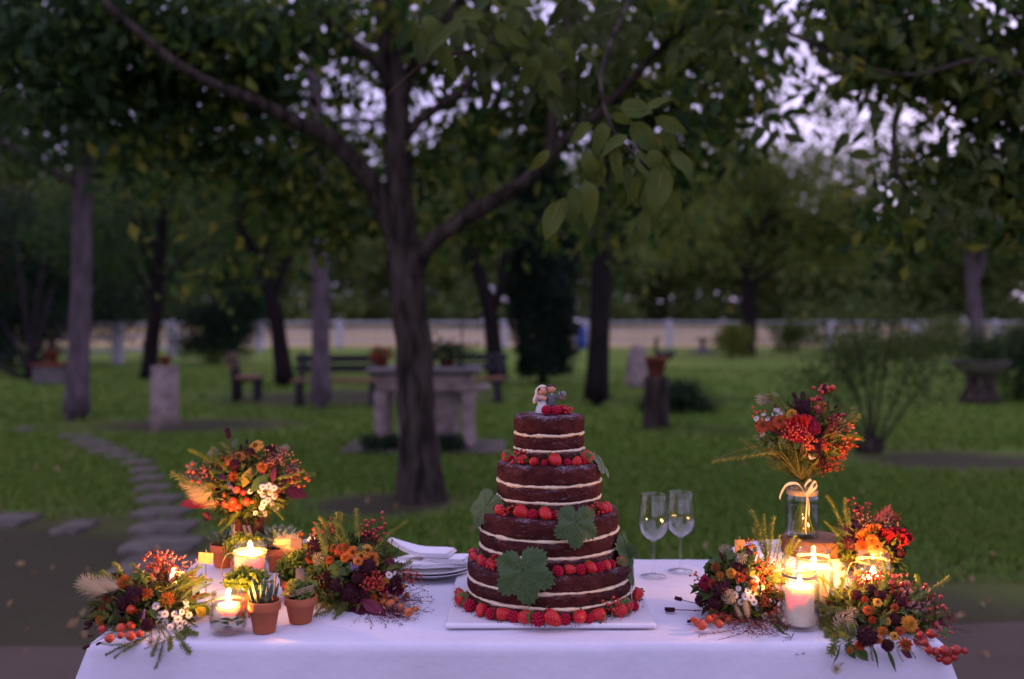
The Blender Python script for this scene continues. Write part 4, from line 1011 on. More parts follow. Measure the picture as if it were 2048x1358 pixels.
def creamy(seed, zc):
    def f(r, z, a):
        v = Vector((math.cos(a) * 3, math.sin(a) * 3, seed))
        th = 1 + .75 * noise.noise(v * 2.3) + .35 * noise.noise(v * 9)
        zz = zc + (z - zc) * max(.35, th) + .0022 * noise.noise(v * .7) + .0008 * noise.noise(v * 3)
        return r + .0030 * noise.noise(v) + .0022 * noise.noise(v * 7 + Vector((0, 0, z * 300))), zz
    return f
def tier(i, Rr, z0, z1):
    t = bpy.data.objects.new('tier', None); COL.objects.link(t); t.parent = cake; t.location = (0, 0, z0)
    H = z1 - z0; cth = .0072
    cuts = [0, H * .30, H * .655, H]     # bottom, middle and top sponge
    if i == 0: cuts = [0, H * .30, H * .63, H]
    cuts = [0, H * .27, H * .60, H]
    for k in range(3):
        a, c = cuts[k] + (cth * .42 if k else 0), cuts[k + 1] - (cth * .42 if k < 2 else 0)
        mb = MB(); e = .004 if k < 2 else .009
        prof = [(0, a), (Rr * .96, a), (Rr - e * .3, a + .0004), (Rr, a + .004)]
        for q_ in range(1, 13): prof.append((Rr + .0012 * math.sin(math.pi * q_ / 13), a + .004 + (c - a - .004 - e) * q_ / 12))
        if k == 2: prof += [(Rr - e * .10, c - e * .62), (Rr - e * .35, c - e * .25), (Rr - e * .9, c - .0003), (Rr * .85, c + .001), (Rr * .6, c + .0015), (Rr * .3, c + .002), (0, c + .002)]
        else: prof += [(Rr - e * .4, c - .0003), (Rr * .96, c), (0, c)]
        mb.lathe(prof, 200, wob=crumbly(i * 7 + k * 3.3, .0030, .0024)); mb.build('sponge_layer', 'sponge', t)
    for k in range(2):
        zc = cuts[k + 1]; mb = MB(); th = cth * .5
        mb.lathe([(Rr * .9, zc - th), (Rr - .0010, zc - th * 1.1), (Rr + .0012, zc - th * .5), (Rr + .0026, zc), (Rr + .0012, zc + th * .6), (Rr - .0015, zc + th), (Rr * .9, zc + th)], 200, wob=creamy(i * 7 + k * 3.3, zc)); mb.build('cream_layer', 'cream', t)
for i, a in enumerate(TIERS): tier(i, *a)
CZ = TZ + .0135
mb = MB()
for k in range(150):
    a = rnd.uniform(-1.7, 1.7); r_ = rnd.uniform(.20, .232)
    mb.ell((r_ * math.sin(a), -r_ * math.cos(a), .0006), rnd.uniform(.0006, .0016), 5, 4, wob=.5, seed=k)
for (Rr, z0, z1), R2 in zip(TIERS[:3], (.165, .123, .0825)):
    for k in range(60):
        a = rnd.uniform(-1.8, 1.8); r_ = rnd.uniform(R2 + .004, Rr - .01)
        mb.ell((r_ * math.sin(a), -r_ * math.cos(a), z1 + .0018), rnd.uniform(.0006, .0016), 5, 4, wob=.5, seed=k)
tag(mb.build('crumbs', 'sponge', cake), kind='stuff')

# berries
def strawberry_meshes(seed):
    rr = random.Random(seed); mb = MB()
    prof = [(0, -.62), (.14, -.60), (.30, -.48), (.45, -.22), (.52, .05), (.50, .27), (.38, .42), (.18, .46), (0, .44)]
    mb.lathe(prof, 18, wob=lambda r, z, a: (r * (1 + .07 * noise.noise(Vector((math.cos(a), math.sin(a), z * 1.2 + seed * 5)))), z))
    def rad(z):
        for (r0, z0), (r1, z1) in zip(prof[:-1], prof[1:]):
            if z0 <= z <= z1: return r0 + (r1 - r0) * (z - z0) / (z1 - z0)
        return 0
    for k in range(70):
        z = -.52 + .86 * (k + .5) / 70; a = k * 2.399
        r = rad(z); c = Vector((r * math.cos(a), r * math.sin(a), z))
        mb.ell(c, (.020, .020, .032), 4, 3, 1)
    body = mb.mesh('strawberry', ['strawberry', 'seed'])
    mb = MB()
    for k in range(8):
        a = 2 * math.pi * k / 8 + rr.uniform(-.2, .2); d = Vector((math.cos(a), math.sin(a), rr.uniform(.05, .5)))
        mb.leaf((0.04 * math.cos(a), .04 * math.sin(a), .44), d, (0, 0, 1), rr.uniform(.42, .62), .24, bend=rr.uniform(.15, .6))
    mb.tube([(0, 0, .42), (.03, .02, .62)], [.035, .03], 5)
    return body, mb.mesh('calyx', ['calyx'])
SB = [strawberry_meshes(s) for s in range(4)]
def raspberry_mesh(seed):
    mb = MB()
    for i, (n_, r_, z_) in enumerate(((10, .36, .28), (11, .42, .06), (10, .38, -.16), (7, .27, -.34), (3, .12, -.46))):
        for k in range(n_):
            a = 2 * math.pi * (k + .5 * (i % 2)) / n_ + seed
            mb.ell((r_ * math.cos(a), r_ * math.sin(a), z_), .125, 7, 5)
    mb.ell((0, 0, 0), (.36, .36, .42), 10, 6)
    return mb.mesh('raspberry', ['raspberry'])
RB = [raspberry_mesh(s) for s in range(3)]
m = MB(); m.ell((0, 0, 0), .5, 12, 8); m.ell((0, 0, -.5), (.10, .10, .07), 6, 4, 1); CUR = m.mesh('currant', ['currant', 'twig_brown'])
ORD = 'leftmost second third fourth fifth sixth seventh eighth ninth tenth eleventh twelfth thirteenth fourteenth'.split()
def put_strawberry(loc, s, d, label, group):
    b_, c_ = rnd.choice(SB)
    o = link('strawberry', b_, None, loc); orient(o, d, rnd.uniform(0, 6), (s * .88, s * .88, s * 1.12)); tag(o, label, 'strawberry', group)
    link('calyx', c_, o)
def put_raspberry(loc, s, d, label, group):
    o = link('raspberry', rnd.choice(RB), None, loc); orient(o, d, rnd.uniform(0, 6), s); tag(o, label, 'raspberry', group)
def put_currants(loc, r, n_, label, group, hang=Vector((0, -.3, -.7))):
    t = thing('currant_cluster', label, 'redcurrants', loc, group)
    mb = MB(); sp = [Vector((0, .004, r * .6)), Vector((0, 0, .1 * r)), hang.normalized() * r * .9]
    mb.tube(smooth_path(sp, 8), .0008, 5)
    pts = []
    tries = 0
    while len(pts) < n_ and tries < 900:
        tries += 1
        p = Vector((rnd.uniform(-1, 1), rnd.uniform(-.8, .5), rnd.uniform(-.9, .8))) * r
        if p.length < r and all((p - w).length > .0062 for w in pts): pts.append(p)
    for p in pts: mb.tube([Vector((0, 0, p.z * .5 + r * .2)), p], .0005, 4)
    mb.build('stem', 'twig_green', t)
    for p in pts:
        o = link('currant', CUR, t, p); orient(o, (p + Vector((0, 0, .001))) * -1, 0, rnd.uniform(.0066, .0082))
def ring(items, Rr, z, where, group):
    """items: (kind, photo column, row hint) placed round the ledge"""
    cnt = {}
    tot = {}
    items = sorted(items, key=lambda t: t[1])
    for k, px, sz in items:
        Yg = CY
        for _ in range(6):
            X = (px - 1024) * Yg / F; sx = max(-1, min(1, (X - CX) / Rr)); a = math.asin(sx); Yg = CY - Rr * math.cos(a)
        if abs(sx) > .985: a = math.copysign(R(84 + 12 * rnd.random()), sx)
        radial = Vector((math.sin(a), -math.cos(a), 0)); size = sz * 2.0 / F * rnd.uniform(.82, 1.14)
        n_ = cnt.get(k, 0); cnt[k] = n_ + 1
        nm = {'s': 'strawberry', 'r': 'raspberry', 'c': 'redcurrant cluster'}[k]
        label = f'{ORD[n_]} {nm} {"" if n_ == 0 else "from the left "}in the fruit ring {where}'
        loc = Vector((CX, CY, z)) + radial * (Rr + rnd.uniform(-.005, .004))
        if k == 's':
            loc.z += size * .44
            tg = Vector((math.cos(a), math.sin(a), 0)); d = tg * rnd.choice((-1, 1)) * rnd.uniform(.6, 1) + radial * rnd.uniform(-.1, .55) + Vector((0, 0, rnd.uniform(-.1, .5)))
            if rnd.random() < .35: d = Vector((rnd.uniform(-.4, .4), .6, rnd.uniform(-.1, .3)))
            put_strawberry(loc, size, d, label, group)
        elif k == 'r':
            loc.z += size * .40
            put_raspberry(loc, size, Vector((rnd.uniform(-.6, .6), .8, rnd.uniform(-.2, .4))), label, group)
        else:
            r_ = size * .62; loc.z += r_ * .8
            put_currants(loc, r_, 18, label, group)
zt = [CZ + t[2] for t in TIERS]
ring([('s', 1015, 32), ('c', 1039, 38), ('s', 1042, 30), ('s', 1068, 26), ('r', 1088, 20), ('s', 1111, 30), ('r', 1135, 22), ('s', 1152, 22), ('r', 1163, 20), ('s', 1174, 36)], .1045, zt[2], 'below the top tier', 'berries below the top tier')
ring([('s', 999, 30), ('c', 1014, 28), ('s', 1040, 32), ('r', 1065, 26), ('s', 1091, 32), ('r', 1113, 22), ('s', 1139, 32), ('r', 1177, 24), ('c', 1192, 36), ('s', 1206, 34), ('s', 1215, 26)], .146, zt[1], 'below the third tier', 'berries below the third tier')
ring([('s', 950, 26), ('s', 941, 28), ('s', 962, 24), ('c', 989, 40), ('s', 985, 26), ('r', 974, 20), ('s', 1010, 24), ('r', 1032, 22), ('r', 1116, 26), ('s', 1140, 28), ('r', 1161, 24), ('s', 1180, 28), ('r', 1197, 24), ('s', 1211, 28), ('r', 1225, 24), ('s', 1238, 26), ('r', 1252, 22), ('s', 1262, 26)], .182, zt[0], 'above the bottom tier', 'berries above the bottom tier')
ring([('s', 912, 26), ('s', 925, 32), ('r', 940, 28), ('s', 963, 34), ('r', 984, 28), ('s', 1004, 32), ('r', 1026, 24), ('s', 1050, 36), ('r', 1077, 28), ('s', 1103, 34), ('r', 1131, 28), ('s', 1159, 34), ('r', 1179, 22), ('s', 1199, 32), ('c', 1225, 44), ('s', 1240, 30), ('s', 1255, 34), ('r', 1266, 26), ('s', 1280, 28)], .2135, CZ + .0, 'on the cake board', 'berries on the cake board')
zt4 = CZ + .441
for i, (px, dy, sz) in enumerate(((1093, -.052, 20), (1112, -.054, 20), (1126, -.034, 20))):
    loc = Vector(((px - 1024) * (CY + dy) / F, CY + dy, zt4 + .011))
    put_raspberry(loc, sz * 2.33 / F, Vector((rnd.uniform(-.4, .4), 1, .2)), ('left raspberry in front of the bridal figurine', 'middle raspberry in front of the bridal figurine', 'raspberry resting at the groom figurine knee')[i], 'berries on the top tier')
put_currants(Vector(((1136 - 1024) * 2.33 / F, CY - .04, zt4 + .009)), .0115, 12, 'redcurrant cluster at the right of the cake top', 'berries on the top tier')

# vine leaves
def vine_leaf(seed):
    keys = [(0, 1.0), (14, .90), (28, .70), (33, .72), (46, .88), (58, .96), (74, .86), (90, .68), (97, .70), (110, .80), (122, .85), (142, .76), (160, .68), (173, .55), (180, .12)]
    rr = random.Random(seed); mb = MB(); N_ = 144; rings = (0, .2, .4, .6, .8, 1.0)
    def outline(a):
        a = abs(a)
        for (a0, r0), (a1, r1) in zip(keys[:-1], keys[1:]):
            if a0 <= a <= a1: return r0 + (r1 - r0) * (a - a0) / (a1 - a0)
        return .1
    vein_a = [0, 58, -58, 122, -122]
    def surf(x, y):
        r = math.hypot(x, y); a = math.degrees(math.atan2(x, y))
        dv = min(abs(a - v) for v in vein_a)
        return .10 * r * math.cos(R(a) * 1.0) * 0 - .16 * r * r + .05 * r * min(1, dv / 28) + .03 * math.sin(a * .09 + seed) * r + .025 * noise.noise(Vector((x * 4, y * 4, seed)))
    vs = [(0, 0, surf(0, 0))]
    for rg in rings[1:]:
        for i in range(N_):
            a = -180 + 360 * i / N_
            r = outline(a) * (1 + (.055 if i % 4 < 2 else -.03) * (rg > .95)) * rg
            x, y = r * math.sin(R(a)), r * math.cos(R(a)); vs.append((x, y, surf(x, y)))
    fs = [(0, 1 + i, 1 + (i + 1) % N_) for i in range(N_)]
    for k in range(len(rings) - 2):
        for i in range(N_): fs.append((1 + k * N_ + i, 1 + (k + 1) * N_ + i, 1 + (k + 1) * N_ + (i + 1) % N_, 1 + k * N_ + (i + 1) % N_))
    mb.add([Vector((v[0], v[1], v[2])) for v in vs], fs)
    for va in vein_a:
        L = outline(va) * .93
        pts = [(L * t * math.sin(R(va)), L * t * math.cos(R(va)), surf(L * t * math.sin(R(va)), L * t * math.cos(R(va))) + .004) for t in (0, .2, .4, .6, .8, 1)]
        mb.tube(pts, [.016, .013, .011, .008, .006, .003], 5, 1)
        for t in (.3, .5, .7):
            for sd in (-1, 1):
                a2 = va + sd * 38; b0 = Vector(pts[int(t * 5)]); l2 = L * .34 * (1.1 - t)
                q_ = [b0 + Vector((math.sin(R(a2)), math.cos(R(a2)), 0)) * l2 * u for u in (0, .5, 1)]
                q_ = [Vector((p.x, p.y, surf(p.x, p.y) + .003)) for p in q_]
                mb.tube(q_, [.007, .005, .002], 4, 1)
    mb.tube([(0, 0, surf(0, 0)), (0, -.2, .02), (.02, -.45, .03)], [.02, .018, .02], 6, 1)
    return mb
VL = [vine_leaf(s).mesh('vine_leaf', ['vine_leaf', 'vein']) for s in (1, 2, 3)]
VLB = vine_leaf(4).mesh('vine_leaf', ['vine_leaf_back', 'vein'])
def put_leaf(me, loc, tip, nrm, s, label, squash=1):
    tip = Vector(tip).normalized(); nrm = Vector(nrm); nrm = (nrm - tip * nrm.dot(tip)).normalized(); x = tip.cross(nrm)
    o = link('vine_leaf', me, None, loc); o.rotation_mode = 'QUATERNION'; o.rotation_quaternion = Matrix((x, tip, nrm)).transposed().to_quaternion()
    o.scale = (s * squash, s, s); tag(o, label, 'leaf', 'vine leaves on the cake')
def cake_pt(px, py, Rr, out=.01):
    Yg = CY
    for _ in range(6):
        X = (px - 1024) * Yg / F; sx = max(-1, min(1, (X - CX) / Rr)); Yg = CY - Rr * math.cos(math.asin(sx))
    return P(px, py, Yg - out)
put_leaf(VL[0], cake_pt(1046, 1143, .194, .022), (.18, -.10, -1), (-.15, -1, .14), .076, 'large dark vine leaf hanging over the bottom tier front')
put_leaf(VL[1], cake_pt(1153, 1046, .165, .022), (-.02, -.14, -1), (.2, -1, .22), .058, 'frosted vine leaf hanging over the second tier front')
put_leaf(VL[2], P(972, 1012, 2.33), (-.50, -.05, -.8), (-.55, -.75, .45), .058, 'frosted vine leaf drooping at the left of the second tier', .9)
put_leaf(VLB, P(1200, 922, 2.35), (.55, -.1, -.75), (.75, -.25, .6), .045, 'pale underside of a vine leaf at the right below the top tier', .8)
put_leaf(VL[1], P(1256, 1108, 2.33), (.25, -.1, -1), (.93, -.38, .2), .078, 'vine leaf hanging edge-on down the right of the bottom tier', .8)
put_leaf(VL[2], P(1258, 1104, 2.33), (.5, -.3, .55), (.45, -.7, .5), .022, 'small curled vine leaf at the right above the bottom tier')
m = MB()
m.tube(smooth_path([(0, 0, 0), (.004, -.006, .012), (.010, -.008, .010), (.008, -.012, .018), (.014, -.01, .022), (.010, -.008, .028)], 26), .0006, 5)
o = m.build('vine_tendril', 'twig_green', None, P(1222, 1024, 2.29)); tag(o, 'thin curly green tendril at the right below the third tier', 'tendril')

# cake-top figurine
FG = Vector(((1097 - 1024) * 2.37 / F, 2.372, zt4 + .0008))
FIG_SCALE = 1.10
fig = thing('cake_topper', 'painted bride and groom figurine hugging on the cake top', 'figurine', FG)
def blob(name, parts, m_, vox=.0011, parent=fig):
    mb = MB()
    for p in parts:
        if p[0] == 'e': mb.ell(p[1], p[2], 14, 9, M=p[3] if len(p) > 3 else None)
        elif p[0] == 't': mb.tube(smooth_path(p[1], 10), [p[2] + (p[3] - p[2]) * i / 9 for i in range(10)], 10)
        else: mb.lathe(p[1], 24, c=p[2])
    o = mb.build(name, m_, parent)
    md = o.modifiers.new('join', 'REMESH'); md.mode = 'VOXEL'; md.voxel_size = vox; md.use_smooth_shade = True
    sm = o.modifiers.new('soft', 'SMOOTH'); sm.iterations = 4; sm.factor = .5
    return o
bx = -.0135
bride = blob('bride', [('l', [(0, 0), (.0150, 0), (.0158, .002), (.0145, .004), (.0150, .0055), (.0125, .014), (.0085, .024), (.0062, .029), (.0068, .034), (.0060, .038), (0, .040)], (bx, 0, 0))], 'dress')
blob('arms', [('t', [(bx + .006, -.004, .036), (bx + .006, -.010, .031), (bx - .003, -.0105, .033), (bx - .008, -.009, .036)], .0034, .0027), ('e', (bx - .0085, -.009, .0365), .0030), ('t', [(bx - .006, -.003, .036), (bx - .009, -.007, .031), (bx - .003, -.0115, .030)], .0030, .0024)], 'skin', .0008, bride)
blob('head', [('e', (bx + .0015, -.003, .0480), (.0090, .0085, .0088)), ('e', (bx + .0012, -.0115, .0470), (.0012, .0012, .0012)), ('e', (bx + .0015, -.002, .040), (.003, .003, .005))], 'skin', .0007, bride)
blob('hair', [('e', (bx + .0015, .0005, .0505), (.0096, .0088, .0080)), ('e', (bx - .006, -.004, .0515), (.0040, .0045, .0040)), ('e', (bx + .008, -.003, .0515), (.0035, .0045, .0045))], 'hair_brown', .0008, bride)
blob('veil', [('e', (bx + .0005, .0035, .0530), (.0108, .0088, .0085)), ('t', [(bx - .006, .002, .057), (bx - .0115, .001, .048), (bx - .0125, .001, .038), (bx - .0165, .0, .028), (bx - .0150, .001, .022)], .0040, .0048), ('t', [(bx, .006, .056), (bx - .002, .008, .040), (bx - .003, .009, .020)], .0068, .0080)], 'veil', .0010, bride)
blob('posy', [('e', (bx - .0085, -.0095, .0300), (.0046, .0036, .0042)), ('e', (bx - .006, -.0115, .0285), .003)], 'posy', .0008, bride)
gx = .0065
groom = blob('groom', [('l', [(0, .014), (.0085, .014), (.0098, .018), (.0104, .026), (.0098, .034), (.0072, .040), (.004, .0425), (0, .043)], (gx, .001, 0)),
              ('t', [(gx + .008, .0, .0375), (gx + .014, -.003, .0330), (gx + .0175, -.006, .0335)], .0046, .0040), ('t', [(gx - .007, -.001, .037), (gx - .011, -.006, .033)], .0040, .0034)], 'suit')
blob('trousers', [('e', (gx, .001, .0125), (.0095, .0085, .0065)), ('t', [(gx - .003, -.002, .012), (gx - .001, -.008, .009), (gx + .001, -.009, .002)], .0055, .0042), ('t', [(gx + .004, -.001, .011), (gx + .012, -.005, .011), (gx + .0155, -.005, .003)], .0055, .0042), ('e', (gx, .002, .005), (.009, .008, .005))], 'trousers', .001, groom)
blob('head', [('e', (gx - .0005, -.003, .0525), (.0092, .0086, .0088)), ('e', (gx - .0012, -.0118, .0512), (.0012, .0012, .0012)), ('e', (gx, -.001, .0445), (.0035, .0035, .005)), ('e', (gx + .0085, -.002, .0515), (.0016, .0016, .0022))], 'skin', .0007, groom)
blob('hair', [('e', (gx, .0005, .0555), (.0100, .0090, .0078)), ('e', (gx - .003, -.006, .0590), (.0055, .0045, .0028)), ('e', (gx + .004, -.005, .0590), (.0045, .0045, .0030))], 'hair_brown', .0008, groom)
blob('hand', [('e', (gx + .0195, -.008, .0345), (.0034, .0032, .0030)), ('t', [(gx + .019, -.009, .036), (gx + .021, -.0105, .0375)], .0011, .0009), ('t', [(gx + .0205, -.009, .0355), (gx + .0228, -.0105, .0362)], .0011, .0009), ('t', [(gx + .021, -.009, .0345), (gx + .0238, -.0102, .0347)], .0011, .0009)], 'skin', .0006, groom)
hm = Matrix.Rotation(R(50), 3, 'Y') @ Matrix.Rotation(R(20), 3, 'X')
mb = MB(); mb.lathe([(0, .0095), (.0058, .0095), (.0064, .008), (.0060, .0015), (.0100, .001), (.0106, .0), (.0100, -.0008), (.0055, -.0004), (.005, .004), (0, .004)], 20, M=hm, c=(gx + .0215, -.0045, .0385)); mb.build('top_hat', 'hat', groom)
mb = MB(); mb.lathe([(.0064, .0018), (.0068, .0020), (.0068, .0042), (.0064, .0044)], 20, M=hm, c=(gx + .0215, -.0045, .0385)); mb.build('hat_band', 'trousers', groom)
mb = MB()
for hx, hy, hz in ((bx + .0015, -.0113, .0488), (gx - .0008, -.0114, .0532)):
    for sx in (-.0033, .0033): mb.ell((hx + sx, hy + .0004, hz), (.0014, .0012, .0008), 8, 5)
mb.build('eyes', 'eye_ink', fig)
mb = MB()
for hx, hy, hz in ((bx + .0012, -.0108, .0438), (gx - .0008, -.0110, .0482)): mb.ell((hx, hy + .0004, hz), (.0016, .0011, .0007), 8, 5)
mb.build('mouths', 'mouth_red', fig)
mb = MB(); mb.ell((gx - .0012, -.0088, .0412), (.0016, .001, .001), 8, 5); mb.ell((gx + .0012, -.0088, .0412), (.0016, .001, .001), 8, 5); mb.build('bow_tie', 'dress', fig)
fig.scale = (FIG_SCALE,) * 3

# ------------------------------------------------------------------ tableware
wg = thing('wine_glass', 'left of the two empty wine glasses beside the cake', 'wine glass', TB(1307, 1153), 'wine glasses')
prof = [(0, .0022), (.012, .0022), (.030, .0018), (.0335, .0004), (.0345, .0010), (.033, .0026), (.018, .0050), (.0075, .0085), (.0042, .016), (.0036, .030), (.0036, .080), (.0045, .092), (.010, .0975), (.022, .104), (.0335, .116), (.0400, .133), (.0412, .150), (.0385, .175), (.0345, .200), (.0330, .2165), (.0326, .2172), (.0322, .2165), (.0337, .200), (.0376, .175), (.0402, .150), (.0390, .133), (.0325, .1168), (.021, .1052), (.009, .0992), (0, .0985)]
mb = MB(); mb.lathe(prof[:10] + prof[10:12], 40); mb.build('foot_and_stem', 'glass', wg)
mb = MB(); mb.lathe(prof[11:], 48); mb.build('bowl', 'glass', wg)
w2 = copy_tree(wg); w2.location = TB(1361, 1143); w2.scale = (1, 1, .985); w2['label'] = 'right of the two empty wine glasses beside the cake'
# plates and folded napkins
PC = Vector(((862 - 1024) * 2.66 / F, 2.66, TZ + .0005))
mb = MB(); mb.lathe([(0, .003), (.060, .003), (.062, 0), (.066, .0), (.068, .004), (.085, .010), (.115, .0185), (.1165, .0205), (.113, .0205), (.084, .0125), (.066, .0070), (0, .0065)], 56); pme = mb.mesh('plate', ['china'])
for k in range(2):
    o = link('plate', pme, None, PC + Vector((0, 0, .0075 * k))); tag(o, ('lower white plate of the stack left of the cake', 'upper white plate under the folded napkins')[k], 'plate', 'stacked white plates')
def napkin(label, loc, rz, L, Wd, lift, tilt=0):
    """a folded napkin: layered cloth slab with a rounded fold and a raised corner"""
    mb = MB(); nx, ny = 20, 10
    for lay in range(3):
        z0 = .0035 * lay; vs = []; ln = L - .006 * lay; w0 = Wd - .004 * lay
        for j in range(ny + 1):
            for i in range(nx + 1):
                u, v_ = i / nx, j / ny
                x = (u - .5) * ln; y = (v_ - .5) * w0
                z = z0 + .0012 * noise.noise(Vector((x * 40, y * 40, lay + L * 50))) + lift * max(0, (u - .45)) ** 1.6 * (.4 + .6 * v_) - tilt * u * .01
                vs.append((x, y, z))
        n1 = nx + 1
        fs = [(j * n1 + i, j * n1 + i + 1, (j + 1) * n1 + i + 1, (j + 1) * n1 + i) for j in range(ny) for i in range(nx)]
        tot = len(vs); vs2 = [(a, c, d + .0028) for a, c, d in vs]
        edge = [i for i in range(n1)] + [j * n1 + nx for j in range(1, ny + 1)] + [ny * n1 + i for i in range(nx - 1, -1, -1)] + [j * n1 for j in range(ny - 1, 0, -1)]
        sides = [(a, c, c + tot, a + tot) for a, c in zip(edge, edge[1:] + edge[:1])]
        mb.add(vs + vs2, [f[::-1] for f in fs] + [tuple(q_ + tot for q_ in f) for f in fs] + sides)
    o = mb.build('napkin', 'linen', None, loc); o.rotation_euler = (0, 0, rz); tag(o, label, 'napkin', 'folded white napkins')
    return o
napkin('lowest folded white napkin lying on the plates', PC + Vector((.035, -.02, .0285)), R(8), .13, .075, .01)
napkin('middle folded white napkin nearest the cake', PC + Vector((.045, -.015, .0395)), R(-14), .12, .07, .008)
napkin('top folded white napkin with raised peak on the plate stack', PC + Vector((-.025, .01, .0515)), R(168), .17, .085, .10)
napkin('folded napkin with a pointed corner drooping off the plates at left', PC + Vector((-.05, -.03, .0300)), R(-150), .15, .08, .03)

# ------------------------------------------------------------------ candle jars, pots
def flame_part(parent, loc, s=1.0):
    mb = MB(); mb.tube([(0, 0, -.006 * s), (0, 0, .004 * s)], .0009, 6); mb.build('wick', 'wick', parent, loc)
    mb = MB(); mb.lathe([(0, 0), (.0034 * s, .002 * s), (.0052 * s, .006 * s), (.0048 * s, .010 * s), (.0028 * s, .015 * s), (.0008 * s, .019 * s), (0, .020 * s)], 12, c=(.0004, 0, 0)); mb.build('flame', 'flame', parent, Vector(loc) + Vector((0, 0, .002)))
def jar_profile(r, h):
    nr = r * .86
    o = [(0, .0015), (r * .8, .0015), (r * .93, .002), (r, .010), (r, h * .70), (r * .98, h * .76), (nr, h * .83), (nr, h * .86), (nr * 1.05, h * .875), (nr, h * .89), (nr, h * .93), (nr * 1.05, h * .945), (nr, h * .965), (nr * 1.03, h * .985), (nr, h)]
    t = .0026
    i = [(nr - t, h), (nr - t, h * .83), (r * .98 - t, h * .76), (r - t, h * .70), (r - t, .012), (r * .9, .006), (0, .006)]
    return o + i
def candle_jar(label, loc, r, h, wax_h, wax_r, s=1.0, twine=True, flowers=None):
    t = thing('candle_jar', label, 'candle jar', loc, 'glass jar candles')
    mb = MB(); mb.lathe(jar_profile(r, h), 48); mb.build('jar', 'jar_glass', t)
    z0 = .0065
    cz = z0 + wax_h
    mb = MB(); mb.lathe([(0, z0), (wax_r * .98, z0), (wax_r, z0 + .003), (wax_r, cz - .004), (wax_r * .96, cz), (wax_r * .80, cz - .0005), (wax_r * .55, cz - .004), (0, cz - .005)], 36, wob=noisy(rnd.random() * 9, .0006, .0012)); mb.build('wax', 'wax', t)
    flame_part(t, Vector((0, 0, cz + .003)), s)
    nr = r * .86
    mb = MB()
    for k in range(3): mb.tube([(1.03 * nr * math.cos(a), 1.03 * nr * math.sin(a), h * .83 + .0022 * k + .001 * math.sin(a * 2 + k)) for a in [2 * math.pi * i / 28 for i in range(29)]], .0011, 5)
    if twine:
        mb.tube(smooth_path([(-nr * 1.02, -.004, h * .84), (-nr * 1.5, -.006, h * .80), (-nr * 1.75, -.008, h * .55), (-nr * 1.45, -.01, h * .30), (-nr * 1.25, -.01, h * .2)], 18), .0012, 5)
    mb.build('twine', 'twine' if twine else 'wire', t)
    return t
candle_jar('tall glass candle jar with pillar candle at front right', TB(1599, 1252), .0425, .135, .082, .031, 1.0, False)
candle_jar('glass candle jar right of the wood slice, half hidden by flowers', P(1746, 0, 2.36) * 1 + Vector((0, 0, 0)), .043, .125, .060, .034, 1.1, True).location.z = TZ
candle_jar('glass candle jar in front of the wood slice', P(1627, 0, 2.345), .043, .138, .090, .034, 1.1, True).location.z = TZ
cj = candle_jar('tall glass candle jar with brown tag at left', P(500, 0, 2.4), .044, .138, .108, .036, 1.15, True); cj.location.z = TZ
m = MB(); m.box((0, -.0475, .072), (.030, .0012, .022)); m.build('tag', 'card', cj)
m = MB(); m.tube([(.002, -.0490, .130), (.003, -.0495, .05)], .0013, 5); m.build('string', 'twine', cj)
# hidden tea light inside the left flowers
hid = candle_jar('small glowing candle hidden among the left flower mound', P(346, 0, 2.34), .030, .090, .055, .024, 1.2, False); hid.location.z = TZ
# low jar with floating candle
fj = thing('candle_jar', 'low rounded glass jar with floating candle at front left', 'candle jar', TB(457, 1264), 'glass jar candles')
rj, hj = .041, .088
mb = MB(); op = [(0, .001), (.028, .001), (.034, .003), (.0395, .014), (rj, .032), (.0395, .050), (.036, .060), (.0335, .065), (.0335, .069), (.0352, .071), (.0335, .073), (.0335, .077), (.0352, .079), (.0335, .082), (.0345, .086), (.0335, hj)]
mb.lathe(op + [(.031, hj), (.031, .066), (.0335, .060), (.037, .050), (.0385, .032), (.037, .014), (.030, .006), (0, .005)], 48); mb.build('jar', 'jar_glass', fj)
mb = MB(); mb.lathe([(0, .0055), (.0295, .0065), (.0365, .0145), (.038, .032), (.0366, .048), (.0355, .052), (0, .052)], 36); mb.build('water', 'jar_water', fj)
mb = MB(); mb.lathe([(0, .040), (.018, .040), (.024, .046), (.027, .056), (.0265, .060), (.018, .058), (0, .057)], 30); mb.build('wax', 'wax', fj)
flame_part(fj, Vector((0, 0, .0615)), 1.0)
mb = MB()
for k in range(3): mb.tube([(.0345 * math.cos(a), .0345 * math.sin(a), .0645 + .002 * k) for a in [2 * math.pi * i / 28 for i in range(29)]], .0009, 5)
mb.build('wire', 'wire', fj)
mb = MB()
for k in range(5): mb.leaf((.02 * math.cos(k * 1.3), .02 * math.sin(k * 1.3), .012 + .004 * k), (math.cos(k * 1.3 + 1.6), math.sin(k * 1.3 + 1.6), .3), (0, 0, 1), .035, .018)
mb.build('leaf', 'leaf_green', fj)
mb = MB(); mb.ell((.002, -.012, .012), (.010, .008, .005), 10, 6); mb.build('pebble', 'stone_pale', fj)

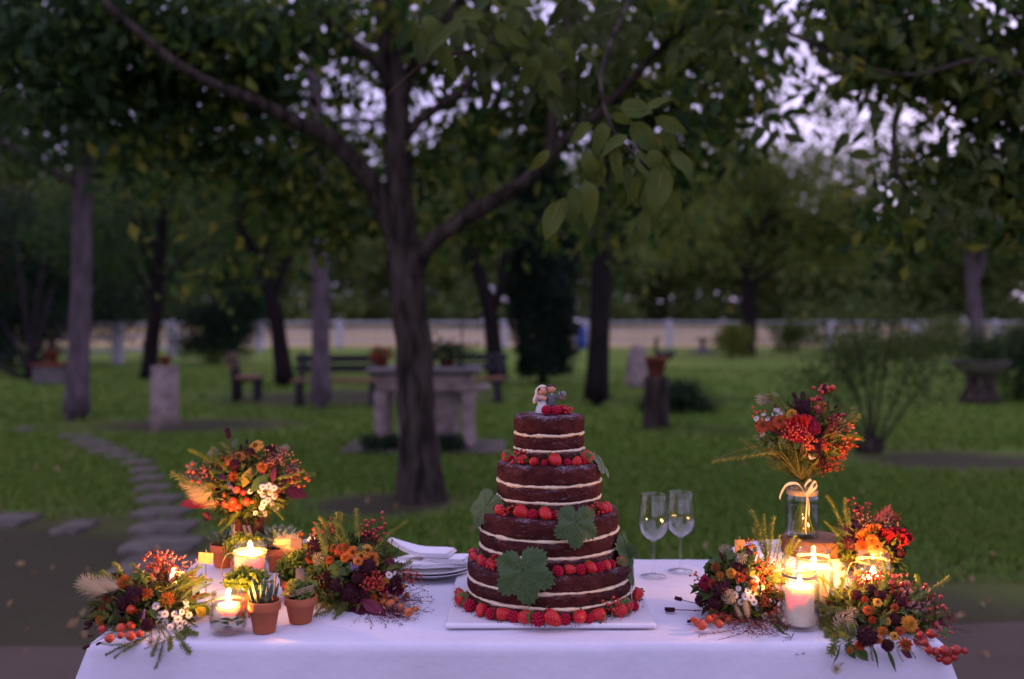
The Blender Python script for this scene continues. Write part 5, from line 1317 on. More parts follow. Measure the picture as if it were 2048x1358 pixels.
# ---------- flower kit (unit meshes; +Z is the way the flower faces)
K = {}
def rowpetals(mb, n_, r0, L, Wd, el, m, bend=.2, fold=.15, off=0, z=0, pts=(.25, .8, 1, .8, .25), jit=.15):
    for k in range(n_):
        a = 2 * math.pi * (k + off) / n_ + rnd.uniform(-jit, jit) / n_ * 3
        e = el + rnd.uniform(-.12, .12)
        d = Vector((math.cos(a) * math.cos(e), math.sin(a) * math.cos(e), math.sin(e)))
        up = Vector((-math.cos(a) * math.sin(e), -math.sin(a) * math.sin(e), math.cos(e)))
        mb.leaf(Vector((r0 * math.cos(a), r0 * math.sin(a), z)), d, up, L * rnd.uniform(.88, 1.1), Wd, m, bend, fold, pts=pts)
def k_safflower(c):
    mb = MB(); mb.ell((0, 0, -.18), (.27, .27, .30), 12, 8, 1)
    for k in range(130):
        z = 1 - 1.35 * (k + .5) / 130; r_ = math.sqrt(max(0, 1 - z * z)); a = k * 2.399
        d = Vector((r_ * math.cos(a), r_ * math.sin(a), z)) + Vector((rnd.gauss(0, .13), rnd.gauss(0, .13), rnd.gauss(0, .13))); d.normalize()
        mb.leaf(d * .16, d, Vector((rnd.gauss(0, 1), rnd.gauss(0, 1), rnd.gauss(0, 1))), rnd.uniform(.26, .40), .055, 0, .1, .2, pts=(.8, 1, .6, 0))
    for k in range(10):
        a = k * .628; mb.leaf((.2 * math.cos(a), .2 * math.sin(a), -.3), (math.cos(a), math.sin(a), .3), (0, 0, 1), .35, .12, 1)
    return mb.mesh('safflower', [c, 'calyx'])
def k_pompon(c, c2='calyx'):
    mb = MB(); mb.ell((0, 0, -.05), (.30, .30, .22), 12, 6, 1)
    for (n_, r0, L, el, z) in ((16, .14, .34, .05, -.04), (15, .13, .32, .35, 0), (13, .11, .29, .65, .05), (10, .08, .25, .95, .1), (8, .05, .20, 1.2, .15), (5, .02, .16, 1.4, .2)): rowpetals(mb, n_, r0, L, .16, el, 0, .15, .25, rnd.random(), z)
    mb.ell((0, 0, .12), (.15, .15, .12), 10, 6, 0, wob=.3)
    return mb.mesh('marigold', [c, c2])
def k_helenium(c):
    mb = MB(); mb.ell((0, 0, .05), (.15, .15, .14), 12, 7, 1)
    rowpetals(mb, 13, .14, .36, .19, -.05, 0, .35, .2, 0, 0, (.4, .7, 1, 1, .75)); rowpetals(mb, 9, .12, .30, .17, .12, 0, .3, .2, .5, .01, (.4, .7, 1, 1, .75))
    return mb.mesh('helenium', [c, 'disc_brown'])
def k_daisy():
    mb = MB(); mb.ell((0, 0, .03), (.15, .15, .10), 10, 6, 1); rowpetals(mb, 14, .11, .38, .145, .10, 0, .12, .1, 0, 0, (.6, .9, 1, .9, .4))
    return mb.mesh('daisy', ['white_petal', 'disc_yellow'])
def k_scab(c='burgundy_petal'):
    mb = MB(); mb.ell((0, 0, 0), (.42, .42, .34), 14, 9, 0, wob=.1)
    for k in range(70):
        z = 1 - 1.2 * (k + .5) / 70; r_ = math.sqrt(max(0, 1 - z * z)); a = k * 2.399; d = Vector((r_ * math.cos(a), r_ * math.sin(a), z * .85))
        mb.leaf(d * .38, d + Vector((rnd.gauss(0, .3), rnd.gauss(0, .3), .1)), Vector((rnd.gauss(0, 1), rnd.gauss(0, 1), 1)), .15, .12, 0, .3, .3, pts=(.5, 1, .8, .3))
    return mb.mesh('scabious', [c])
def k_apple(c):
    mb = MB(); mb.lathe([(0, -.40), (.08, -.43), (.25, -.40), (.43, -.22), (.49, .02), (.44, .25), (.28, .41), (.12, .42), (.05, .36), (0, .34)], 16)
    mb.tube(smooth_path([(0, 0, .34), (.03, 0, .6), (.10, .02, .95)], 6), [.03, .022, .022, .02, .02, .025], 5, 1)
    for k in range(5): mb.leaf((.03 * math.cos(k * 1.257), .03 * math.sin(k * 1.257), -.41), (math.cos(k * 1.257), math.sin(k * 1.257), -.8), (0, 0, -1), .12, .06, 1)
    return mb.mesh('crab_apple', [c, 'twig_brown'])
def k_spray(c, n_=22, seed=0):
    mb = MB(); rr = random.Random(seed); b0 = Vector((0, 0, -.6))
    for k in range(n_):
        d = Vector((rr.gauss(0, 1), rr.gauss(0, 1), rr.gauss(0, 1))).normalized() * .46 * rr.random() ** .4
        d.z = abs(d.z) * .6 + rr.uniform(-.2, .15)
        mb.tube([b0 + Vector((0, 0, .25)), Vector((d.x * .5, d.y * .5, -.15)), d], .008, 4, 1, False)
        mb.ell(d, rr.uniform(.062, .082), 8, 6); mb.ell(d + d.normalized() * .075, .018, 4, 3, 1)
    mb.tube([b0, b0 + Vector((0, 0, .3))], .014, 5, 1)
    return mb.mesh('berry_spray', [c, 'twig_brown'])
def k_hip(c):            # few berries on long thin stalks, base at 0, length 1
    mb = MB(); mb.tube(smooth_path([(0, 0, 0), (.03, 0, .4), (.0, .02, .75), (.06, 0, 1)], 10), .009, 5, 1)
    for k in range(8):
        z = .3 + .09 * k; a = k * 2.4; e = Vector((.16 * math.cos(a), .16 * math.sin(a), z + .12)); mb.tube([(.02, 0, z), e], .006, 4, 1); mb.ell(e, .045, 8, 6)
    mb.ell((.06, 0, 1.03), .05, 8, 6)
    return mb.mesh('rosehip_stem', [c, 'stem_red'])
def k_seedhead():
    mb = MB(); mb.ell((0, 0, 0), .16, 8, 6, 1)
    for k in range(46):
        z = 1 - 1.7 * (k + .5) / 46; r_ = math.sqrt(max(0, 1 - z * z)); a = k * 2.399; d = Vector((r_ * math.cos(a), r_ * math.sin(a), z)); _, x, y = basis(d)
        sw = rnd.uniform(.2, .35); s_ = x * sw
        p = [d * .12, d * .3 + s_ * .3, d * .44 + s_ * .9, d * .40 + s_ * 1.5]
        mb.tube(smooth_path(p, 6), [.022, .022, .02, .018, .014, .006], 4)
    return mb.mesh('seed_head', ['seed_cream', 'twig_green'])
def k_rosemary(n_=70, nl=.16, curve=.12, seed=0, col='rosemary', w_=.032):
    mb = MB(); rr = random.Random(seed); path_ = smooth_path([(0, 0, 0), (curve * .4, 0, .35), (curve * .6, 0, .7), (curve * 1.3, 0, 1)], 14)
    mb.tube(path_, [.012 - .0007 * i for i in range(14)], 5, 1)
    for k in range(n_):
        t = .08 + .92 * k / n_; i = min(12, int(t * 13)); p = path_[i].lerp(path_[i + 1], t * 13 - i); a = k * 2.399
        d = Vector((math.cos(a), math.sin(a), rr.uniform(.5, 1.3))).normalized()
        mb.leaf(p, d, Vector((0, 0, 1)), nl * rr.uniform(.7, 1.15) * (1.05 - .45 * t), w_, 0, .15, .2, pts=(.6, 1, .9, .1))
    return mb.mesh('rosemary_sprig', [col, 'twig_green'])
def k_bunny():
    mb = MB(); mb.ell((0, 0, .62), (.10, .10, .33), 10, 8)
    for k in range(240):
        t = (k + .5) / 240; z = .30 + .66 * t; r_ = .11 * math.sin(math.pi * min(1, .12 + .85 * t)) ** .7; a = k * 2.399
        d = Vector((math.cos(a), math.sin(a), rnd.uniform(.7, 1.8))).normalized()
        mb.leaf((r_ * math.cos(a) * .8, r_ * math.sin(a) * .8, z), d, (0, 0, 1), rnd.uniform(.12, .2), .014, 0, .1, 0, pts=(1, .7, .1))
    mb.tube([(0, 0, -.1), (0, 0, .35)], .012, 5, 1)
    return mb.mesh('bunny_tail', ['bunny_tail', 'twig_green'])
def k_sang():
    mb = MB(); mb.tube(smooth_path([(0, 0, 0), (.02, 0, .4), (0, 0, .78)], 8), .012, 4, 1)
    mb.ell((0, 0, .88), (.055, .055, .14), 8, 7, wob=.2)
    for k in range(40): a = k * 2.399; z = .76 + .24 * k / 40; mb.ell((.05 * math.cos(a), .05 * math.sin(a), z), .018, 5, 3)
    return mb.mesh('burnet_bud', ['burgundy_petal', 'stem_red'])
def k_leaf(c, w_=.42, bend=.25):
    mb = MB(); mb.leaf((0, 0, 0), (0, 0, 1), (0, 1, 0), 1, w_, 0, bend, .22, pts=(.04, .45, .8, 1, .95, .7, .35, .02)); mb.tube([(0, 0, -.12), (0, 0, .02)], .012, 4)
    mb.tube([(0, -bend * t * t - .004 + .008, t) for t in (0, .25, .5, .75, .95)], [.013, .011, .008, .005, .002], 4)
    return mb.mesh('leaf', [c])
def k_panicle(seed):
    mb = MB(); rr = random.Random(seed)
    for k in range(9):
        a = rr.uniform(-.9, .9); el = rr.uniform(-.25, .3)
        d = Vector((math.sin(a), math.sin(el), math.cos(a))); e = d * rr.uniform(.6, 1.0); mid = e * .5 + Vector((rr.gauss(0, .04), rr.gauss(0, .04), rr.gauss(0, .04)))
        p = smooth_path([(0, 0, 0), mid, e], 9); mb.tube(p, .004, 3)
        for i in range(3, 9):
            for _ in range(2):
                o = Vector((rr.gauss(0, .05), rr.gauss(0, .03), rr.gauss(0, .05))); mb.tube([p[i], p[i] + o], .0025, 3); mb.ell(p[i] + o, (.010, .010, .016), 4, 3)
    return mb.mesh('grass_panicle', ['stem_red'])
def k_celosia(c):
    mb = MB(); nu, nv = 40, 6; vs = []
    for j in range(nv + 1):
        v_ = j / nv
        for i in range(nu + 1):
            u = i / nu * 2 - 1; x = u * .48 * (.35 + .65 * v_); z = -.35 + .75 * v_ - .18 * u * u * v_
            y = v_ * (.11 * math.sin(u * 15) + .05 * math.sin(u * 31 + 1)); vs.append((x, y, z + .05 * v_ * math.sin(u * 22)))
    fs = [(j * (nu + 1) + i, j * (nu + 1) + i + 1, (j + 1) * (nu + 1) + i + 1, (j + 1) * (nu + 1) + i) for j in range(nv) for i in range(nu)]
    mb.add(vs, fs)
    for i in range(0, nu + 1, 1):
        p = Vector(vs[nv * (nu + 1) + i]); mb.ell(p, .055, 6, 4)
    mb.add([(x, y + .09, z - .04) for x, y, z in vs], fs)
    return mb.mesh('celosia', [c])
def k_mint():
    mb = MB(); mb.tube([(0, 0, -.2), (0, 0, .8)], .02, 4, 1)
    for k in range(60):
        z = .0 + .9 * k / 60; r_ = .13 * (1.1 - z); a = k * 2.399; mb.ell((r_ * math.cos(a), r_ * math.sin(a), z), (.05, .05, .06), 5, 4)
    return mb.mesh('mint_flower', ['mint_flower', 'twig_green'])
def k_fluff(c, seed=0):
    mb = MB(); rr = random.Random(seed); mb.tube([(0, 0, -.1), (0, 0, .5)], .012, 4, 1)
    for k in range(70):
        t = rr.random(); d = Vector((rr.gauss(0, .16), rr.gauss(0, .16), 0)) * (.4 + t); p = Vector((d.x, d.y, .25 + .75 * t - .6 * d.length))
        mb.tube([(0, 0, .2 + .3 * t), p], .005, 3, 1, False)
        mb.leaf(p, Vector((d.x, d.y, .3)) + Vector((rr.gauss(0, .2), rr.gauss(0, .2), 0)), (0, 0, 1), .11, .05, 0)
    return mb.mesh('filler_sprig', [c, 'twig_brown'])
def k_wheat():
    mb = MB(); mb.tube([(0, 0, -.1), (0, 0, .6)], .02, 5)
    for k in range(40):
        z = .3 + .6 * k / 40; a = k * 2.399; d = Vector((math.cos(a) * .5, math.sin(a) * .5, 1)); mb.leaf((0, 0, z), d, (0, 0, 1), .28, .06, 0, .05)
    return mb.mesh('wheat_ear', ['berry_orange'])
random.seed(4)
K.update(saf=k_safflower('orange_petal'), safy=k_safflower('yellow_petal'), safd=k_safflower('deep_orange_petal'), pom=k_pompon('yellow_petal'), pomo=k_pompon('orange_petal'), pomr=k_pompon('deep_orange_petal'), pomm=k_pompon('magenta_petal'),
         hel=k_helenium('orange_petal'), hely=k_helenium('yellow_petal'), hely2=k_helenium('deep_orange_petal'), dai=k_daisy(), scab=k_scab(), scabm=k_scab('magenta_petal'), app=k_apple('apple_skin'), appd=k_apple('apple_dark'), appg=k_apple('apple_gold'),
         spr=k_spray('berry_red'), spo=k_spray('berry_orange', 26, 3), hip=k_hip('berry_red'), hipo=k_hip('berry_orange'), see=k_seedhead(), ros=k_rosemary(105, .17, .14, 1, w_=.023), rol=k_rosemary(110, .10, .18, 2), roy=k_rosemary(90, .13, .25, 5, 'herb_green', .027), bun=k_bunny(), san=k_sang(),
         lg=k_leaf('leaf_green'), ly=k_leaf('leaf_yellow', .5), lb=k_leaf('leaf_burgundy', .34), lp=k_leaf('leaf_purple', .5), lr=k_leaf('leaf_red', .2, .15), lv=k_leaf('leaf_green', .12, .3), ls=k_leaf('succulent', .3, .15), ld=k_leaf('leaf_yellow', .8, .5),
         pan=k_panicle(1), cel=k_celosia('red_crest'), celo=k_celosia('orange_petal'), min=k_mint(), flu=k_fluff('pink_fluff', 1), fluo=k_fluff('berry_orange', 2), whe=k_wheat())
DIRK = set('hip hipo ros rol roy bun san lg ly lb lp lr lv ls ld pan flu fluo whe min'.split())   # given from base to tip

def arrange(name, label, cat, core, ext, Yc, bulge, items, fill=900, fillm=('olive_fill', 'dark_fill'), fmix=(.86, .14), table=True, fsize=.028, stemto=None, rootloc=None, wild=12):
    """core: photo (px,py) of the mound centre, ext: its half-size in photo pixels, Yc: its distance"""
    C0 = P(core[0], core[1], Yc); base = rootloc or Vector((C0.x, C0.y, TZ))
    root = thing(name, label, cat, base)
    ex, ey = ext
    def depth(px, py, r_=0.0):
        d2 = ((px - core[0]) / ex) ** 2 + ((py - core[1]) / ey) ** 2
        Yq = Yc - bulge * max(-.3, 1 - d2) + rnd.uniform(-.012, .012)
        if table and py > 700:
            lim = (EYE - TZ - r_ - .002) * F / (py - HZ)
            if lim > 2.075 - .0: Yq = min(Yq, lim)
            else: Yq = min(Yq, 2.062 - r_)
        return Yq
    extra = []
    wr = random.Random(int(core[0] * 7 + core[1]))
    for _ in range(wild):                       # loose sprigs that break the outline
        a = wr.uniform(-.25, 3.4); r0, r1 = wr.uniform(.55, .8), wr.uniform(1.0, 1.28)
        if stemto is not None: a = wr.uniform(.15, 3.0)
        k = wr.choice('ros roy ros roy rol flu san lg fluo ros lb hipo'.split())
        if k in ('lg', 'lb', 'fluo', 'flu'): r0 = r1 - .3
        extra.append(f'{k} {core[0] + r0 * ex * math.cos(a)} {core[1] - r0 * ey * math.sin(a)} {core[0] + r1 * ex * math.cos(a + wr.uniform(-.15, .15))} {core[1] - r1 * ey * math.sin(a)}')
    items = items + ';' + ';'.join(extra)
    stems = MB(); cc = Vector(stemto) if stemto else C0 + Vector((0, .01, -.01))
    for it in items.replace('\n', ';').split(';'):
        w = it.split()
        if not w: continue
        k = w[0]; a = [float(x) for x in w[1:]]
        if k in DIRK:
            px, py, tx, ty = a[:4]
            Y0_ = depth(px, py, .004); Y1_ = depth(tx, ty, .004)
            if abs(Y1_ - Y0_) > .08: Y1_ = Y0_ + math.copysign(.08, Y1_ - Y0_)
            if table and ty > 1285: Y1_ = min(Y1_, 2.06)
            p0, p1 = P(px, py, Y0_), P(tx, ty, Y1_); d = p1 - p0
            o = link(K[k].name.split('.')[0], K[k], root, p0 - base)
            q_ = Vector((0, 0, 1)).rotation_difference(d.normalized()); o.rotation_mode = 'QUATERNION'
            if K[k].name.startswith('leaf'):
                n_ = Vector((rnd.uniform(-.5, .5), -1, .5)); n_ = (n_ - d.normalized() * n_.dot(d.normalized())).normalized(); x = n_.cross(d.normalized())
                o.rotation_quaternion = Matrix((x, n_, d.normalized())).transposed().to_quaternion()
            elif k == 'pan':
                n_ = Vector((0, -.3, 1)); n_ = (n_ - d.normalized() * n_.dot(d.normalized())).normalized(); x = n_.cross(d.normalized())
                o.rotation_quaternion = Matrix((x, n_, d.normalized())).transposed().to_quaternion()
            else: o.rotation_quaternion = q_ @ Quaternion((0, 0, 1), rnd.uniform(0, 6.28))
            o.scale = (d.length,) * 3
            if (p0 - cc).length > .02 and k not in ('pan',): stems.tube(smooth_path([cc, cc.lerp(p0, .6) + Vector((0, 0, .004)), p0], 5), .0010, 4)
        else:
            px, py, s_ = a[:3]; Yq = depth(px, py, s_ * .5 * 2.2 / F); p0 = P(px, py, Yq); sc = s_ * Yq / F * .92
            out = (p0 - C0); out = out.normalized() if out.length > 1e-4 else Vector((0, -1, 0))
            d = out * .8 + Vector((0, -.75, .45)) + Vector((rnd.gauss(0, .2), rnd.gauss(0, .2), rnd.gauss(0, .2)))
            if k.startswith('app'): d = Vector((rnd.gauss(0, .7), rnd.gauss(.3, .5), rnd.uniform(.1, 1)))
            if k.startswith('cel'): d = Vector((out.x * .7, -.1, .8))
            o = link(K[k].name.split('.')[0], K[k], root, p0 - base); orient(o, d, rnd.uniform(0, 6.28) if not k.startswith('cel') else rnd.uniform(-.4, .4), sc * rnd.uniform(.84, 1.12))
            dn = d.normalized(); stems.tube(smooth_path([cc, cc.lerp(p0, .7) - dn * sc * .6, p0 - dn * sc * .2], 6), .0011, 4)
    stems.v = [tuple(Vector(v_) - base) for v_ in stems.v]
    if stems.v: tag(stems.build('stems', 'twig_green', root), kind='stuff')
    if fill:
        g = np.random.default_rng(int(core[0])); n_ = fill
        d = g.normal(size=(n_, 3)); d /= np.linalg.norm(d, axis=1)[:, None]; rr = g.random((n_, 1)) ** .45
        half = np.array([ex * Yc / F * .86, max(.035, bulge * .95), ey * Yc / F * .86])
        pos = np.array(C0) + d * rr * half
        lim = (pos[:, 1] > 2.07)
        pos[lim, 2] = np.maximum(pos[lim, 2], TZ + .012)
        tag(link('foliage', leaf_cloud('foliage', pos - np.array(base), fsize * (.6 + .8 * g.random(n_)), list(fillm), 3, -.2, .38, list(fmix)), root), kind='stuff')
    return root

def daisies(txt, s=17): return ';'.join(f'dai {a} {s + rnd.uniform(-2, 2)}' for a in txt.split(','))
A1 = '''saf 248 1164 36; safd 294 1187 30; saf 335 1198 42; pomr 216 1200 34; pomo 200 1240 26; pomr 209 1220 30; scab 269 1190 42; scab 296 1250 34; scab 246 1205 34
app 262 1219 21; app 242 1257 21; app 261 1252 21; appd 204 1259 19; app 219 1277 22; app 261 1272 22; app 279 1268 17; app 241 1271 18
min 232 1250 222 1228; min 240 1238 236 1222; min 285 1238 290 1216
bun 235 1198 165 1165; bun 250 1182 200 1166; ros 240 1170 180 1140; ros 235 1165 196 1137; ros 225 1180 172 1158; ros 245 1150 230 1118; lg 262 1160 290 1135; lg 275 1160 300 1142
ros 290 1275 225 1305; ros 280 1280 245 1300; ros 320 1270 300 1318; ros 330 1275 318 1340; ros 340 1270 350 1298; ros 350 1265 368 1296; ros 335 1280 292 1300; ros 360 1250 382 1280
rol 300 1270 215 1298; ros 262 1290 205 1296
san 215 1262 172 1246; san 215 1268 176 1272; san 215 1272 166 1297; san 225 1275 193 1289; san 212 1250 168 1258
see 302 1284 22; flu 345 1190 318 1112; fluo 320 1165 306 1112; hipo 320 1160 300 1112; hipo 330 1160 332 1108; hipo 350 1165 360 1118; hipo 310 1150 322 1115; hip 335 1150 345 1112
ls 385 1190 412 1146; ls 385 1185 425 1160; ls 390 1185 400 1140; ly 385 1195 415 1180; ly 390 1215 418 1235; ls 380 1180 388 1136; lg 372 1200 402 1200; ros 360 1200 398 1172; ros 370 1240 402 1228; roy 350 1230 402 1250; roy 365 1220 410 1215; roy 350 1250 390 1268; flu 370 1170 392 1132; fluo 375 1200 400 1190
lp 240 1225 215 1215; lp 285 1225 270 1245; lb 255 1240 232 1246; lg 300 1215 312 1240
''' + daisies('312 1212,320 1230,330 1228,330 1244,349 1228,364 1224,372 1204,374 1216,350 1248,368 1246,360 1256,340 1254,318 1246,356 1238,378 1230')
arrange('flower_arrangement', 'mound of orange thistles, daisies and crab apples at the left table corner', 'flowers', (295, 1218), (120, 82), 2.26, .10, A1, 1500)

A2 = '''hely 511 891 34; hel 477 912 30; hel 459 916 30; hel 446 925 28; hely2 436 924 24; see 427 905 24; see 384 932 26; pomr 468 952 26; pomo 524 934 24; hely2 540 925 20; scab 500 905 24; scab 540 900 22; scab 470 930 24
ly 486 975 500 935; ly 500 960 520 912; lg 520 960 512 918; lg 500 985 538 945; lg 440 960 430 935; lb 555 985 575 945; lb 560 985 602 958; lb 545 965 548 930; lr 565 970 590 948; lp 575 975 605 990; lb 570 985 592 990; lr 440 1008 348 1003; lr 425 1005 352 1000; lb 425 1010 400 1000; lb 425 1040 405 1025; lp 420 1025 404 1045
app 474 979 17; appd 487 985 18; app 450 989 15; app 465 1003 23; app 452 1008 19; app 475 1014 19; app 493 1003 23; appg 504 1003 12; app 463 1017 14
bun 450 1000 372 962; bun 440 998 385 985; ros 430 985 350 962; ros 425 990 362 975; ros 430 975 378 960; ros 575 970 634 948; ros 570 975 620 958; roy 560 975 612 968; bun 455 1005 395 1000
flu 545 930 556 890; flu 555 940 570 900; flu 560 960 590 940; flu 570 950 590 925; flu 540 940 538 900; hipo 555 935 566 900; flu 530 930 560 915
san 470 930 454 858; san 480 920 482 890; san 490 910 494 880; san 500 915 520 893; min 460 975 455 962; min 470 985 462 970
hipo 420 975 372 945; hipo 425 970 385 938; hipo 430 965 400 960; hipo 445 960 425 955; hip 440 970 410 975; see 571 896 20; flu 420 960 405 930
fluo 545 1000 560 975; lg 430 1000 405 1030; lg 440 1020 420 1045; roy 480 1020 460 1050; roy 540 1010 560 1030; lp 450 960 435 945; lp 530 950 515 935; lb 505 950 490 940
''' + daisies('526 974,537 973,548 976,526 990,549 993,528 1006,524 1015,553 1017,511 1026,530 1027,500 983,540 985,536 1000,545 1008,520 982', 16)
arrange('bouquet', 'tall loose bouquet of orange daisies and crab apples at the back left', 'flowers', (497, 970), (95, 85), 2.66, .09, A2, 1500, rootloc=Vector(((497 - 1024) * 2.68 / F, 2.68, TZ)), table=False)
vs_ = thing('flower_pot', 'dark clay vase holding the tall bouquet at the back left', 'vase', Vector(((497 - 1024) * 2.72 / F, 2.72, TZ)))
m = MB(); m.lathe([(0, 0), (.034, 0), (.040, .02), (.044, .07), (.040, .12), (.043, .14), (.038, .14), (.036, .12), (0, .10)], 28); m.build('body', 'pot_old', vs_)

A3 = '''ros 675 1090 668 1020; ros 680 1085 690 1022; ros 668 1090 655 1035; ros 650 1110 645 1050; ros 655 1112 632 1062; ros 750 1110 770 1062; ros 755 1112 780 1078; roy 700 1090 690 1050; roy 690 1100 700 1055; roy 655 1100 660 1062; roy 640 1120 625 1085
saf 602 1073 22; safd 690 1095 24; hely2 680 1098 30; hel 705 1104 28; hely 722 1112 28; hel 744 1114 34; hely2 668 1094 24; hely 735 1100 26; pomr 620 1116 28; pomo 732 1122 26; hel 716 1122 26; pomr 660 1120 22; hely 750 1125 24; pomo 690 1115 22
scab 632 1093 38; scab 624 1108 30; scab 698 1183 46; scab 650 1160 40; scab 737 1133 34; scab 786 1165 38; scab 640 1075 26; scabm 775 1150 24; scab 672 1170 34; scab 715 1155 26
see 639 1119 30; see 652 1068 16; see 657 1185 26; bun 625 1090 556 1082; bun 620 1095 566 1094; min 712 1138 708 1112; min 705 1140 702 1122; see 795 1150 18
spr 744 1151 46; spr 735 1165 40; spr 760 1160 36; spo 752 1170 36; spr 725 1150 34
lb 720 1200 735 1168; lb 722 1200 752 1170; lb 715 1205 765 1250; lb 712 1200 745 1255; lb 720 1198 768 1228; lp 700 1210 720 1250; lp 705 1212 705 1254; lb 718 1195 700 1215; lb 725 1190 748 1185
appg 768 1188 24; appg 767 1206 20; appg 781 1209 22; appg 801 1215 19; appg 817 1225 20; appg 831 1218 14; appg 806 1172 14; appg 814 1190 15; appg 664 1195 16; appd 758 1198 22; app 776 1196 20; appg 790 1200 18
hip 740 1100 760 1036; hip 735 1095 735 1045; hip 745 1100 765 1060; hip 730 1090 722 1060; hip 720 1090 745 1050
lg 715 1100 745 1082; lg 720 1095 752 1090; lg 655 1140 690 1118; lg 660 1145 700 1140; lg 640 1150 630 1120; lg 690 1135 725 1128; ly 735 1180 760 1175; lg 690 1160 660 1150; lg 750 1105 775 1098; lb 770 1120 800 1130
ros 690 1210 660 1255; ros 685 1215 680 1262; ros 690 1210 700 1260; ros 695 1200 640 1240; ros 680 1205 668 1258; ros 700 1195 665 1235; ros 640 1165 625 1215; rol 690 1200 655 1262; roy 640 1180 628 1220; ros 660 1190 640 1225
pan 740 1225 745 1280; pan 760 1215 855 1215; pan 765 1220 840 1255; pan 755 1225 800 1270; pan 770 1205 862 1190
san 790 1180 815 1172; roy 770 1110 790 1090; roy 610 1120 590 1110; pomm 800 1180 22; pomm 785 1180 24; scabm 770 1175 26; pom 770 1165 24; pomo 745 1195 26; pomo 752 1210 22; see 620 1150 20; roy 625 1140 600 1120; lg 620 1130 600 1150; flu 755 1205 790 1235; fluo 800 1195 820 1200; flu 780 1215 812 1240''' + ';' + daisies('610 1082,618 1078,628 1082,778 1150,786 1146,790 1158,596 1084', 15)
a3 = arrange('bouquet', 'bouquet lying on its side with stems pointing at the plates', 'flowers', (705, 1150), (110, 95), 2.42, .12, A3, 2200)
mb = MB()
for k in range(12):
    p0 = P(745, 1125 + rnd.uniform(-12, 18), 2.44 + rnd.uniform(-.02, .02)); p1 = P(800 + rnd.uniform(-20, 14), 1133 + rnd.uniform(-8, 8), 2.5 + rnd.uniform(-.03, .02))
    p1.z = max(p1.z, TZ + .004); bb_ = Vector(a3.location); mb.tube([p0 - bb_, p1 - bb_], .0022, 6)
mb.build('cut_stems', 'leaf_green', a3)

A4 = '''see 1450 1100 28; see 1482 1118 24; see 1459 1193 28; lg 1440 1130 1396 1128; lg 1445 1125 1420 1108; lg 1455 1120 1470 1090; lg 1430 1190 1380 1180; safd 1431 1134 26; pomm 1411 1163 28; pomr 1425 1168 24; pomm 1402 1170 20; scabm 1412 1172 22; saf 1440 1150 22
pom 1463 1146 28; hely2 1491 1147 34; pomr 1480 1155 24; lp 1460 1185 1440 1145; lp 1445 1190 1425 1165; lp 1440 1200 1410 1185; lp 1475 1170 1480 1140; lb 1420 1190 1402 1175; scab 1404 1200 32; scab 1440 1178 34; scab 1475 1135 26; scab 1430 1205 28
bun 1500 1252 1488 1196; bun 1490 1250 1470 1210
app 1429 1217 22; app 1395 1246 19; app 1418 1239 23; app 1404 1251 22; app 1439 1248 22; app 1444 1232 16; app 1457 1238 16; app 1430 1236 18; app 1387 1240 16
ros 1535 1110 1518 1020; ros 1540 1110 1535 1035; ros 1530 1110 1500 1060; ros 1545 1120 1555 1072; ros 1555 1135 1580 1068; ros 1560 1140 1600 1082; ros 1550 1140 1560 1080; roy 1530 1115 1512 1040; ros 1538 1120 1545 1050; roy 1560 1135 1590 1090; rol 1535 1130 1525 1028
spo 1536 1132 38; spo 1522 1140 34; spo 1540 1155 34; spr 1520 1160 34; flu 1530 1180 1520 1130; fluo 1535 1200 1530 1145; fluo 1545 1210 1548 1160; fluo 1530 1225 1545 1180; fluo 1520 1240 1550 1215; spo 1525 1200 32; roy 1535 1230 1560 1190; fluo 1510 1180 1500 1150
san 1410 1222 1330 1219; san 1405 1208 1350 1196; san 1412 1235 1375 1243; san 1408 1215 1388 1222
pan 1510 1245 1500 1290; pan 1520 1245 1550 1285; pan 1500 1240 1455 1270; pan 1515 1250 1530 1288; pan 1525 1240 1575 1275
ros 1500 1130 1475 1100; lg 1490 1130 1500 1100; roy 1490 1215 1520 1240; lg 1470 1200 1440 1195; ly 1500 1160 1520 1130; hipo 1500 1150 1510 1110; pomo 1505 1170 26; roy 1540 1240 1555 1268; ros 1550 1230 1562 1265''' + ';' + daisies('1477 1177,1495 1168,1511 1159,1507 1184,1520 1188,1491 1193,1482 1204,1516 1216,1450 1179,1529 1232,1516 1177,1502 1195,1470 1190,1508 1204,1496 1182,1524 1174', 17)
arrange('flower_arrangement', 'mound of daisies, seed heads and crab apples left of the right-hand candles', 'flowers', (1475, 1182), (88, 85), 2.30, .09, A4, 1500)

